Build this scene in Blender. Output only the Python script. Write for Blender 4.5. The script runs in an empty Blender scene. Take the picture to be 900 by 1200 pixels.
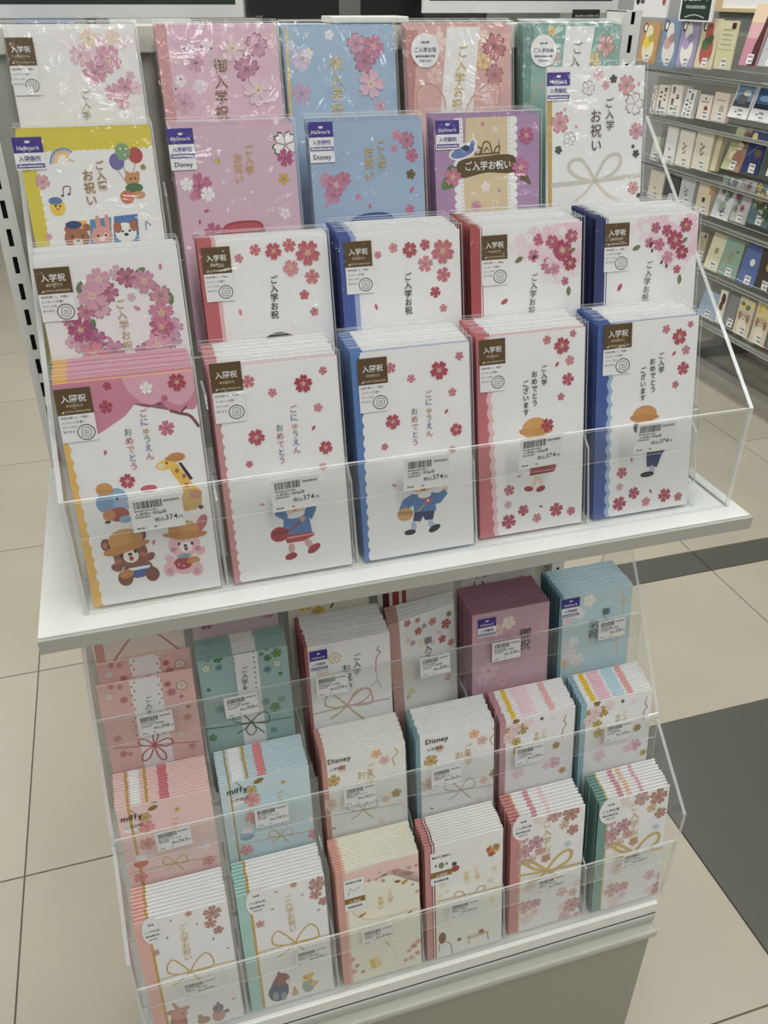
import bpy, math, random
from mathutils import Matrix, Vector
random.seed(7)
SC = bpy.context.scene
COL = SC.collection
# ------------------------------------------------------------------ camera
CAM=[0.11168, -0.57509, 0.43885, 0.29514, -0.55046, 0.00495, 992.67085]
cx, cy, cz, yaw, pitch, roll, foc = CAM
cam = bpy.data.cameras.new('camera'); camo = bpy.data.objects.new('camera', cam); COL.objects.link(camo)
f = Vector((math.sin(yaw)*math.cos(pitch), math.cos(yaw)*math.cos(pitch), math.sin(pitch)))
r0 = Vector((math.cos(yaw), -math.sin(yaw), 0)); u0 = r0.cross(f)
r = r0*math.cos(roll)+u0*math.sin(roll); u = -r0*math.sin(roll)+u0*math.cos(roll)
camo.matrix_world = Matrix(((r.x, u.x, -f.x, cx), (r.y, u.y, -f.y, cy), (r.z, u.z, -f.z, cz), (0, 0, 0, 1)))
cam.sensor_fit = 'VERTICAL'; cam.sensor_height = 24.0; cam.lens = 24.0*foc/1200; cam.clip_start = .02
SC.camera = camo
# ------------------------------------------------------------------ world, exposure, light
SC.view_settings.view_transform = 'Standard'; SC.view_settings.look = 'None'
SC.view_settings.gamma = 1; SC.view_settings.use_curve_mapping = False
SC.view_settings.exposure = 0.0
SC.cycles.transparent_max_bounces = 64
SC.cycles.max_bounces = 8
wd = bpy.data.worlds.new('store_air'); SC.world = wd; wd.use_nodes = True
wd.node_tree.nodes['Background'].inputs[0].default_value = (.95, .98, 1.0, 1)
wd.node_tree.nodes['Background'].inputs[1].default_value = .12
LAMP_XY = [(x, y) for y in (-2.2, -.9, .6, 2.2, 3.8) for x in (-1.5, .35, 2.0)]
for (x, y) in LAMP_XY:
    l = bpy.data.lights.new('strip_light', 'AREA'); l.shape = 'RECTANGLE'; l.size = .28; l.size_y = 1.15
    l.energy = 11*(1.35 if y > 2 else 1.2 if (x > 1 and y < 0) else 1) ; l.color = (1.0, 1.0, .965)
    o = bpy.data.objects.new('strip_light', l); COL.objects.link(o); o.location = (x, y, 1.735)
# ------------------------------------------------------------------ materials
MATS = {}
def lin(h):
    h = h.lstrip('#')
    return [((c/255)/12.92 if c/255 <= .04045 else ((c/255+.055)/1.055)**2.4) for c in (int(h[i:i+2], 16) for i in (0, 2, 4))]
def newmat(name):
    m = bpy.data.materials.new(name); m.use_nodes = True
    return m, m.node_tree, m.node_tree.nodes, m.node_tree.links
def mat(hexc, rough=.55, metal=0., vary=.05, scale=60., k=1.12, bump=0.):
    key = (hexc, rough, metal, vary, scale, k, bump)
    if key in MATS: return MATS[key]
    m, t, N, L = newmat('paint_'+hexc.lstrip('#'))
    b = N['Principled BSDF']
    c = [min(.9, v*k) for v in lin(hexc)]
    tex = N.new('ShaderNodeTexNoise'); tex.inputs['Scale'].default_value = scale; tex.inputs['Detail'].default_value = 4
    co = N.new('ShaderNodeTexCoord'); L.new(co.outputs['Object'], tex.inputs['Vector'])
    mix = N.new('ShaderNodeMix'); mix.data_type = 'RGBA'
    mix.inputs[6].default_value = (*[v*(1-vary) for v in c], 1); mix.inputs[7].default_value = (*[min(.92, v*(1+vary)) for v in c], 1)
    L.new(tex.outputs['Fac'], mix.inputs[0]); L.new(mix.outputs[2], b.inputs['Base Color'])
    b.inputs['Roughness'].default_value = rough; b.inputs['Metallic'].default_value = metal
    if bump:
        bp = N.new('ShaderNodeBump'); bp.inputs['Strength'].default_value = bump; bp.inputs['Distance'].default_value = .001
        L.new(tex.outputs['Fac'], bp.inputs['Height']); L.new(bp.outputs['Normal'], b.inputs['Normal'])
    MATS[key] = m
    return m
GOLDS = {'#c2a04a', '#b59a5a', '#d8b860', '#d8b458', '#c8a85a', '#c9a45a', '#b8923a', '#c09a44', '#c0a258', '#c9b070', '#c8ac60', '#a8842e', '#c0923c', '#b8a04a'}
def pm(hexc):
    return mat(mixh(hexc, '#d6c79a', .4), .42, .3) if hexc in GOLDS else mat(ink(hexc))
INKS = {}
def ink(h):      # printing inks on uncoated paper are duller than the pure hue
    if h not in INKS:
        c = lin(h); l = .2126*c[0]+.7152*c[1]+.0722*c[2]; sat = (max(c)-min(c))/max(max(c), .01); k = 1-.17*sat
        q = .05 if c[0] > c[1] > .55*c[0] > 1.5*c[2] else .22; k = 1-(.17 if q > .1 else .05)*sat; d = [(v*(1-q)+l*q)*k for v in c]
        INKS[h] = '#'+''.join('%02x' % int(255*max(0, min(1, 12.92*v if v < .0031308 else 1.055*v**(1/2.4)-.055))) for v in d)
    return INKS[h]
def clear(name, tint, ior, rough, haze=0., bump=0., bscale=40., gain=1.):
    if name in MATS: return MATS[name]
    m, t, N, L = newmat(name)
    N.remove(N['Principled BSDF'])
    tr = N.new('ShaderNodeBsdfTransparent'); tr.inputs[0].default_value = (*tint, 1)
    gl = N.new('ShaderNodeBsdfGlossy'); gl.inputs['Roughness'].default_value = rough
    gl.inputs['Color'].default_value = (.95, .97, 1, 1)
    lw = N.new('ShaderNodeLayerWeight'); lw.inputs['Blend'].default_value = .5      # facing term works from either side of a sheet
    pw = N.new('ShaderNodeMath'); pw.operation = 'POWER'; pw.inputs[1].default_value = 5.0
    fr = N.new('ShaderNodeMath'); fr.operation = 'MULTIPLY_ADD'; f0 = ((ior-1)/(ior+1))**2; fr.inputs[1].default_value = 1-f0; fr.inputs[2].default_value = f0
    L.new(lw.outputs['Facing'], pw.inputs[0]); L.new(pw.outputs[0], fr.inputs[0])
    mx = N.new('ShaderNodeMixShader')
    mul = N.new('ShaderNodeMath'); mul.operation = 'MULTIPLY'; mul.inputs[1].default_value = gain; mul.use_clamp = True
    L.new(fr.outputs[0], mul.inputs[0]); L.new(mul.outputs[0], mx.inputs[0]); L.new(tr.outputs[0], mx.inputs[1]); L.new(gl.outputs[0], mx.inputs[2])
    last = mx
    if haze:
        df = N.new('ShaderNodeBsdfDiffuse'); df.inputs[0].default_value = (.9, .92, .92, 1)
        m2 = N.new('ShaderNodeMixShader'); m2.inputs[0].default_value = haze
        L.new(mx.outputs[0], m2.inputs[1]); L.new(df.outputs[0], m2.inputs[2]); last = m2
    if bump:
        tc = N.new('ShaderNodeTexCoord'); tx = N.new('ShaderNodeTexNoise'); tx.inputs['Scale'].default_value = bscale; tx.inputs['Detail'].default_value = 3
        tx.inputs['Distortion'].default_value = 1.5
        L.new(tc.outputs['Object'], tx.inputs['Vector'])
        bp = N.new('ShaderNodeBump'); bp.inputs['Strength'].default_value = bump; bp.inputs['Distance'].default_value = .004
        L.new(tx.outputs['Fac'], bp.inputs['Height']); L.new(bp.outputs['Normal'], gl.inputs['Normal']); L.new(bp.outputs['Normal'], lw.inputs['Normal'])
    L.new(last.outputs[0], N['Material Output'].inputs[0])
    MATS[name] = m
    return m
ACR = clear('clear_acrylic', (.984, .988, .986), 1.45, .02, gain=.85)
EDGE = clear('acrylic_edge', (.86, .88, .87), 1.6, .10, haze=.50)
SLEEVE = clear('clear_sleeve_film', (.985, .985, .985), 1.45, .10, haze=.012, bump=.9, bscale=26, gain=1.1)
SEAM = clear('sleeve_seam', (.96, .97, .97), 1.5, .12, haze=.42)
WHITE = mat('#efefec', .35); STEEL = mat('#dedfdc', .4, 0, .02); GREYP = mat('#b9b9b2', .42, 0, .02)
# ------------------------------------------------------------------ mesh helpers
class MB:
    def __init__(s): s.v = []; s.f = []; s.m = []; s.mats = []
    def mi(s, m):
        if m not in s.mats: s.mats.append(m)
        return s.mats.index(m)
    def face(s, pts, m):
        i = len(s.v); s.v += [tuple(p) for p in pts]; s.f.append(tuple(range(i, i+len(pts)))); s.m.append(s.mi(m))
    def box(s, x0, x1, y0, y1, z0, z1, m, ml=None, top=None):
        i = len(s.v)
        s.v += [(x, y, z) for x in (x0, x1) for y in (y0, y1) for z in (z0, z1)]
        for k, q in enumerate(((0, 1, 3, 2), (4, 6, 7, 5), (0, 4, 5, 1), (2, 3, 7, 6), (0, 2, 6, 4), (1, 5, 7, 3))):
            s.f.append(tuple(i+a for a in q)); s.m.append(s.mi(ml if (k == 0 and ml) else top if (k == 5 and top) else m))
    def prism(s, pts, a0, a1, axis, m, me=None):
        # pts in the plane normal to axis; axis 'x': pts are (y,z); 'y': (x,z); 'z': (x,y)
        def P(p, a): return {'x': (a, p[0], p[1]), 'y': (p[0], a, p[1]), 'z': (p[0], p[1], a)}[axis]
        n = len(pts); i = len(s.v)
        s.v += [P(p, a0) for p in pts]+[P(p, a1) for p in pts]
        s.f.append(tuple(range(i, i+n))[::-1]); s.f.append(tuple(range(i+n, i+2*n))); s.m += [s.mi(m)]*2
        for k in range(n):
            s.f.append((i+k, i+(k+1) % n, i+n+(k+1) % n, i+n+k)); s.m.append(s.mi(me or m))
    def mesh(s, name):
        me = bpy.data.meshes.new(name); me.from_pydata(s.v, [], s.f)
        for m in s.mats: me.materials.append(m)
        if s.m: me.polygons.foreach_set('material_index', s.m)
        me.update()
        return me
    def build(s, name, parent=None):
        return obj(name, s.mesh(name), parent)
def obj(name, me, parent=None):
    o = bpy.data.objects.new(name, me); COL.objects.link(o)
    if parent: o.parent = parent
    return o
def tag(o, label=None, cat=None, group=None, kind=None):
    for k, v in (('label', label), ('category', cat), ('group', group), ('kind', kind)):
        if v: o[k] = v
    return o
def empty(name, loc=(0, 0, 0), **k):
    o = obj(name, None); o.location = loc; o.empty_display_size = .02
    return tag(o, **k)
def cbox(name, parent, x0, x1, y0, y1, z0, z1, m, bevel=0):
    b = MB(); b.box(x0, x1, y0, y1, z0, z1, m); o = b.build(name, parent)
    if bevel:
        md = o.modifiers.new('soft', 'BEVEL'); md.width = bevel; md.segments = 2
    return o
# ------------------------------------------------------------------ glyphs
GL = {}
_fc = bpy.data.curves.new('glyph', 'FONT'); _fc.resolution_u = 2; _fo = bpy.data.objects.new('glyph', _fc); COL.objects.link(_fo)
def glyph(ch, bold):
    k = (ch, bold)
    if k not in GL:
        _fc.body = ch; _fc.offset = .012 if bold else 0.002
        bpy.context.view_layer.update()
        me = bpy.data.meshes.new_from_object(_fo.evaluated_get(bpy.context.evaluated_depsgraph_get()))
        vs = [(v.co.x, v.co.y) for v in me.vertices]; fs = [tuple(p.vertices) for p in me.polygons]
        bpy.data.meshes.remove(me)
        GL[k] = (vs, fs, max([v[0] for v in vs], default=.3))
    return GL[k]
def clip(poly, x0, x1, y0, y1):
    for ax, lim, sg in ((0, x0, 1), (0, x1, -1), (1, y0, 1), (1, y1, -1)):
        out = []
        for a, b in zip(poly, poly[1:]+poly[:1]):
            ia, ib = sg*(a[ax]-lim) >= 0, sg*(b[ax]-lim) >= 0
            if ia: out.append(a)
            if ia != ib:
                t = (lim-a[ax])/(b[ax]-a[ax]); out.append((a[0]+(b[0]-a[0])*t, a[1]+(b[1]-a[1])*t))
        poly = out
        if not poly: return []
    return poly
class Print:
    """flat print on a card face: u right, v up in millimetres, laid as thin layers towards -y"""
    def __init__(s, w, h, base=.05, step=.004, clipped=True):
        s.b = MB(); s.w, s.h = w, h; s.z = base; s.st = step; s.c = clipped; s.n = 0
    def layer(s): s.z += s.st
    def poly(s, pts, m):
        if s.c: pts = clip(list(pts), 0.15, s.w-.15, .15, s.h-.15)
        if len(pts) > 2: s.b.face([(p[0]/1000, -s.z/1000, p[1]/1000) for p in pts], m); s.n += 1
    def fan(s, c, pts, m):
        for a, b in zip(pts, pts[1:]+pts[:1]): s.poly([c, a, b], m)
    def ell(s, u, v, a, b, m, rot=0, k=14, lay=True):
        ca, sa = math.cos(math.radians(rot)), math.sin(math.radians(rot))
        if lay: s.layer()
        s.poly([(u+a*math.cos(t)*ca+b*math.sin(t)*sa, v-a*math.cos(t)*sa+b*math.sin(t)*ca) for t in (6.2832*i/k for i in range(k))], m)
    def rect(s, x0, y0, x1, y1, m): s.layer(); s.poly([(x0, y0), (x1, y0), (x1, y1), (x0, y1)], m)
    def text(s, st, u, v, size, m, bold=0, centre=False, fit=None):
        s.layer(); adv = []
        for ch in st:
            adv.append(1.0 if ord(ch) > 0x2000 else (.3 if ch == ' ' else glyph(ch, bold)[2]+.06))
        tot = sum(adv)*size
        sx = 1.0
        if fit and tot > fit: sx = fit/tot
        x = u-(tot*sx/2 if centre else 0)
        for ch, a in zip(st, adv):
            if ch != ' ':
                vs, fs, _ = glyph(ch, bold)
                for f_ in fs: s.poly([(x+vs[i][0]*size*sx, v+vs[i][1]*size) for i in f_], m)
            x += a*size*sx
    def vtext(s, st, ua, va, ub, vb, cols, bold=0):
        s.layer(); n = len(st); L = math.hypot(ub-ua, vb-va); size = L/n*.98
        for i, ch in enumerate(st):
            t = (i+.5)/n; c = (ua+(ub-ua)*t, va+(vb-va)*t); vs, fs, _ = glyph(ch, bold); m = pm(cols[i % len(cols)])
            for f_ in fs: s.poly([(c[0]+(vs[j][0]-.5)*size, c[1]+(vs[j][1]-.38)*size) for j in f_], m)
    def line(s, pts, w, m):
        s.layer(); p = smooth(pts); z0 = s.z
        for i in range(len(p)-1):
            s.z = z0+(i % 2)*.0015
            a, b = p[i], p[i+1]; d = math.hypot(b[0]-a[0], b[1]-a[1]) or 1
            nx, ny = -(b[1]-a[1])/d*w/2, (b[0]-a[0])/d*w/2; ex, ey = (b[0]-a[0])/d*w*.15, (b[1]-a[1])/d*w*.15
            s.poly([(a[0]-ex+nx, a[1]-ey+ny), (a[0]-ex-nx, a[1]-ey-ny), (b[0]+ex-nx, b[1]+ey-ny), (b[0]+ex+nx, b[1]+ey+ny)], m)
def smooth(pts, k=4, closed=False):
    if len(pts) < 3: return list(pts)
    n = len(pts); out = []
    for i in range(n if closed else n-1):
        p0, p1, p2, p3 = (pts[(i-1) % n] if closed or i else pts[0]), pts[i], pts[(i+1) % n], (pts[(i+2) % n] if closed or i < n-2 else pts[-1])
        for j in range(k):
            t = j/k; a = []
            for d in (0, 1):
                a.append(.5*(2*p1[d]+(p2[d]-p0[d])*t+(2*p0[d]-5*p1[d]+4*p2[d]-p3[d])*t*t+(3*p1[d]-p0[d]-3*p2[d]+p3[d])*t**3))
            out.append(tuple(a))
    if not closed: out.append(pts[-1])
    return out
def shade(h, k):
    h = h.lstrip('#'); return '#'+''.join('%02x' % max(0, min(255, int(int(h[i:i+2], 16)*k))) for i in (0, 2, 4))
def mixh(a, b, t):
    a = a.lstrip('#'); b = b.lstrip('#'); return '#'+''.join('%02x' % int(int(a[i:i+2], 16)*(1-t)+int(b[i:i+2], 16)*t) for i in (0, 2, 4))
PET = [(.06, .04), (.36, .235), (.58, .36), (.80, .37), (1.0, .20), (.85, .0), (1.0, -.20), (.80, -.37), (.58, -.36), (.36, -.235), (.06, -.04)]
def petals(u, v, r, rot, k=1.0):
    for q in range(5):
        t = math.radians(rot+72*q); c, s_ = math.cos(t), math.sin(t)
        yield (u+.5*r*k*c, v+.5*r*k*s_), [(u+r*k*(x*c-y*s_), v+r*k*(x*s_+y*c)) for x, y in PET]
def flower(P, u, v, r, col, style, rot, c2):
    m = pm(col); P.layer()
    if style == 'o':
        mo = pm(c2 or shade(col, .78))
        for c, p in petals(u, v, r, rot): P.fan(c, p, mo)
        P.layer()
        for c, p in petals(u, v, r, rot, .92): P.fan(c, [(c[0]+(a-c[0])*.9, c[1]+(b-c[1])*.9) for a, b in p], m)
    else:
        for c, p in petals(u, v, r, rot): P.fan(c, p, m)
    if r > 2.2 and not (sum(lin(col)) > 2.1 and r > 5):
        pale = sum(lin(col)) > 1.9; mc = pm('#fbeed0') if style == 'r' else pm(shade(col, .93 if pale else .8))
        P.layer()
        for q in range(5):
            t = math.radians(rot+72*q+36*0); c, s_ = math.cos(t), math.sin(t); w = .045*r
            P.poly([(u-w*s_, v+w*c), (u+w*s_, v-w*c), (u+.42*r*c+w*.4*s_, v+.42*r*s_-w*.4*c), (u+.42*r*c-w*.4*s_, v+.42*r*s_+w*.4*c)], mc)
        P.ell(u, v, r*.11, r*.11, pm('#c9a04a' if style == 'r' else shade(col, .8)), k=8)
def raised(u, v, r, col, rot, h, w, H):
    """a cut-paper blossom glued on: solid petals with thickness"""
    b = MB(); m = pm(col); m2 = pm(mixh(col, '#ffffff', .3))
    z0, z1 = .25, .25+h
    for c, p in petals(u, v, r, rot):
        p = clip(p, .3, w-.3, .3, H-.3)
        if len(p) < 3: continue
        i = len(b.v); n = len(p)
        b.v += [(a/1000, -z1/1000, q/1000) for a, q in p]+[(a/1000, -z0/1000, q/1000) for a, q in p]+[(c[0]/1000, -(z1-.25)/1000, c[1]/1000)]
        for k in range(n):
            b.f.append((i+2*n, i+k, i+(k+1) % n)); b.m.append(b.mi(m))
            b.f.append((i+k, i+n+k, i+n+(k+1) % n, i+(k+1) % n)); b.m.append(b.mi(m2))
    P = Print(w, H, z1+.03); flowercore(P, u, v, r, rot)
    o = len(b.v); b.v += P.b.v; b.f += [tuple(o+i for i in f_) for f_ in P.b.f]; b.m += [b.mi(P.b.mats[k]) for k in P.b.m]
    return b
def flowercore(P, u, v, r, rot):
    mc = pm('#f6e6c0')
    for q in range(10):
        t = math.radians(rot+36*q); c, s_ = math.cos(t), math.sin(t); w = .03*r; l = .45*r if q % 2 == 0 else .3*r
        P.poly([(u-w*s_, v+w*c), (u+w*s_, v-w*c), (u+l*c+w*.3*s_, v+l*s_-w*.3*c), (u+l*c-w*.3*s_, v+l*s_+w*.3*c)], mc)
    P.ell(u, v, r*.1, r*.1, pm('#c9a04a'), k=8)
def ticks(P, x0, y, x1, hgt, m, n=10, seed=1):
    rd = random.Random(seed*131+n); x = x0; P.layer()
    while x < x1:
        w = (x1-x0)/n*rd.uniform(.3, .75); P.poly([(x, y), (min(x1, x+w), y), (min(x1, x+w), y+hgt*rd.uniform(.75, 1)), (x, y+hgt)], m); x += w+(x1-x0)/n*rd.uniform(.2, .45)
BROWN = '#5a4522'
def sticker(kind, a, b, tx, parent):
    (u0, v1), (u1, v0) = a, b
    w, h = u1-u0, v1-v0
    P = Print(w, h, 1.0, .01, False); X = Print(w, h, 1.25, .006, False)
    wm = mat('#f4f4f2', .4); dk = mat('#3a3432'); cut = .515
    if kind == 'act':
        P.rect(0, 0, w, h*cut, wm); P.rect(0, h*cut, w, h, mat(BROWN, .4))
        X.text(tx[0], w/2, h*.755, w*.235, wm, 1, True); X.text('中封筒付き', w/2, h*.655, w*.1, mat('#d8c8a0'), 0, True)
        X.poly([(w*.1, h*.55), (w*.17, h*.55), (w*.2, h*.6)], mat('#e8dcc0')); X.text('ACTIVE CORPORATION', w*.22, h*.555, w*.085, mat('#e0d4b4'), 0, fit=w*.7)
        for i, s_ in enumerate(('本体を開くと、中面に', 'メッセージを書く', 'スペースが', 'あります。')): X.text(s_, w*.06, h*(.44-.085*i), w*.083, dk, 0, fit=w*.8)
        cu, cv, R = w*.7, h*.17, w*.255
        X.layer()
        for i in range(24):
            t0, t1 = 6.2832*i/24, 6.2832*(i+1)/24
            X.poly([(cu+R*math.cos(t0), cv+R*.92*math.sin(t0)), (cu+R*math.cos(t1), cv+R*.92*math.sin(t1)), (cu+R*.9*math.cos(t1), cv+R*.82*math.sin(t1)), (cu+R*.9*math.cos(t0), cv+R*.82*math.sin(t0))], dk)
        X.line([(cu-R*.5, cv-R*.4), (cu+R*.35, cv-R*.5), (cu+R*.5, cv+R*.35), (cu-R*.35, cv+R*.5), (cu-R*.5, cv-R*.4)], w*.014, dk)
        for i in range(3): X.line([(cu-R*.25, cv-R*.2+R*.2*i), (cu+R*.3, cv-R*.25+R*.2*i)], w*.012, dk)
    elif kind == 'hall':
        e = len(tx) > 1; c1 = .62 if e else .52; pu = mat('#3c2a86', .4)
        P.rect(0, 0, w, h*c1, wm); P.rect(0, h*c1, w, h, pu)
        X.text('Hallmark', w/2, h*(c1+.09), w*.2, wm, 0, True, fit=w*.8)
        cr = h*(c1+.22 if e else c1+.3); X.poly([(w*.43, cr), (w*.57, cr), (w*.6, cr+w*.09), (w*.53, cr+w*.05), (w*.5, cr+w*.11), (w*.47, cr+w*.05), (w*.4, cr+w*.09)], wm)
        X.text(tx[0], w/2, h*(c1-.17 if e else c1-.24), w*.19, pu, 1, True, fit=w*.85)
        X.rect(w*.03, h*(c1-.33 if e else c1-.46), w*.97, h*(c1-.23 if e else c1-.33), pu); ticks(X, w*.07, h*(c1-.31 if e else c1-.43), w*.93, h*.06, wm, 12, 3)
        if e: X.text('Disney', w*.12, h*.08, w*.25, mat('#232a50'), 1, fit=w*.78)
    elif kind == 'rnd':
        P.ell(w/2, h/2, w/2, h/2, wm, k=28)
        X.text(tx[0], w/2, h*.46, w*.16, mat('#3c4466'), 1, True, fit=w*.86)
        ticks(X, w*.36, h*.7, w*.64, h*.07, mat('#3c4466'), 3, 5); ticks(X, w*.16, h*.3, w*.84, h*.07, mat('#3c4466'), 8, 2); ticks(X, w*.3, h*.17, w*.7, h*.06, mat('#8a8ea0'), 6, 8)
    else:
        P.rect(0, 0, w, h, wm); P.rect(0, h*.22, w, h*.4, mat('#8a6a34', .4))
        X.text(tx[0], w/2, h*.24, w*.19, wm, 1, True, fit=w*.9); ticks(X, w*.15, h*.08, w*.85, h*.07, dk, 7, 4)
        if len(tx) > 1: X.text(tx[1], w/2, h*.82, w*.2, dk, 1, True, fit=w*.9); X.ell(w*.5, h*.58, w*.13, h*.1, mat('#7a8a6a')); X.ell(w*.25, h*.6, w*.05, h*.05, mat('#8a8478')); X.ell(w*.75, h*.6, w*.06, h*.05, mat('#8a8478'))
        else: ticks(X, w*.1, h*.88, w*.9, h*.06, dk, 6, 9); X.line([(w*.2, h*.5), (w*.3, h*.7), (w*.5, h*.62), (w*.75, h*.72)], w*.02, dk)
    so = P.b.build('product_sticker', parent); so.location = (u0/1000, 0, v0/1000)
    X.b.build('sticker_text', so)
def scallop(u0, v0, u1, v1, n, amp):
    pts = []
    for i in range(n):
        for j in range(5):
            t = (i+j/5)/n; pts.append((u0+(u1-u0)*t-amp*abs(math.sin(math.pi*(j/5))), v0+(v1-v0)*t))
    pts.append((u1, v1))
    return pts
def artwork(key, root, w, h):
    P = Print(w, h); T = Print(w, h, .9, .004); nr = 0
    for it in ART[key]:
        k = it[0]
        if k == 'F':
            _, u, v, r_, c, st, rot, c2 = it
            if st == 'r' and r_ > 2.4 and -r_*.6 < u < w+r_*.6 and v < h+r_*.5 and nr < 12:
                nr += 1; raised(u, v, r_, c, rot, .45+.02*(nr % 4), w, h).build('paper_blossom', root)
            else: flower(P, u, v, r_, c, st, rot, c2)
        elif k == 'P':
            _, u, v, r_, c, rot = it; t = math.radians(90-rot); ca, sa = math.cos(t), math.sin(t); P.layer()
            P.poly([(u+r_*(x*ca-y*sa), v+r_*(x*sa+y*ca)) for x, y in ((-.9, 0), (-.4, .4), (.3, .48), (.8, .25), (1, 0), (.8, -.25), (.3, -.48), (-.4, -.4))], pm(c))
        elif k == 'E': P.ell(it[1], it[2], it[3], it[4], pm(it[5]), it[6])
        elif k == 'T': T.vtext(it[1], it[2], it[3], it[4], it[5], it[6], it[7])
        elif k == 'H': T.text(it[1], it[2], it[3], it[4], pm(it[5]), it[6])
        elif k == 'Y':
            pts = smooth(it[2], 4, True) if it[3] else it[2]
            P.layer(); c = (sum(p[0] for p in pts)/len(pts), sum(p[1] for p in pts)/len(pts)); P.fan(c, pts, pm(it[1])) if it[3] else P.poly(pts, pm(it[1]))
        elif k == 'L': P.line(it[3], it[2], pm(it[1]))
        elif k == 'S': sticker(it[1], (it[2], it[3]), (it[4], it[5]), it[6], root)
        elif k == 'C':
            _, ua, va, ub, vb, n, amp, c = it
            sl = (ub-ua)/(vb-va); p = scallop(ua+sl*(h-va), h, ub-sl*vb, 0, int(n*1.25), amp); P.layer(); m = pm(c)
            for a, b in zip(p, p[1:]): P.poly([a, b, (w, b[1]), (w, a[1])], m)
        elif k == 'CL':
            _, ua, va, ub, vb, n, amp, c = it; P.rect(ua, 0, ub, va, pm(c))
            for q in range(3):
                P.layer()
                n = int((ub-ua)/(amp*1.75)) if q < 2 else int(va/(amp*2))
                for i in range(n+1):
                    if i % 2 == q % 2 or q == 2:
                        t = i/n; z_ = [P.ell(ua+(ub-ua)*t, va, amp*1.1, amp*.8, pm(c), k=10, lay=False)] if q < 2 else [P.ell(ua, va-va*t, amp*.8, amp*1.2, pm(c), k=10, lay=i % 2 == 0), P.ell(ub, va-va*t, amp*.8, amp*1.2, pm(c), k=10, lay=False)]
        elif k == 'SV':
            _, ua, va, ub, vb, n, amp, c = it; u_ = (ua+ub)/2; P.rect(u_-amp, 0, u_+amp, h, pm(c)); sg = -1 if u_ < w/2 else 1
            P.layer()
            for i in range(n): P.ell(u_+sg*amp, h*(i+.5)/n, amp*.8, h/n*.48, pm(c), k=8, lay=False)
            P.layer()
            for i in range(n*2): P.ell(u_-sg*amp*.5, h*(i+.5)/n/2, .5, .5, mat('#4a4048'), k=6, lay=False)
        elif k == 'HA': T.text(it[1], it[2], it[3], it[6], pm(it[7]), 1, fit=it[4]-it[2])
        elif k == 'VS': P.rect(w*it[1], 0, w*it[2], h, pm(it[3]))
    if P.n: P.b.build('printed_artwork', root)
    assert P.z < .9, (key, P.z)
    if T.n: T.b.build('lettering', root)
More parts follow.
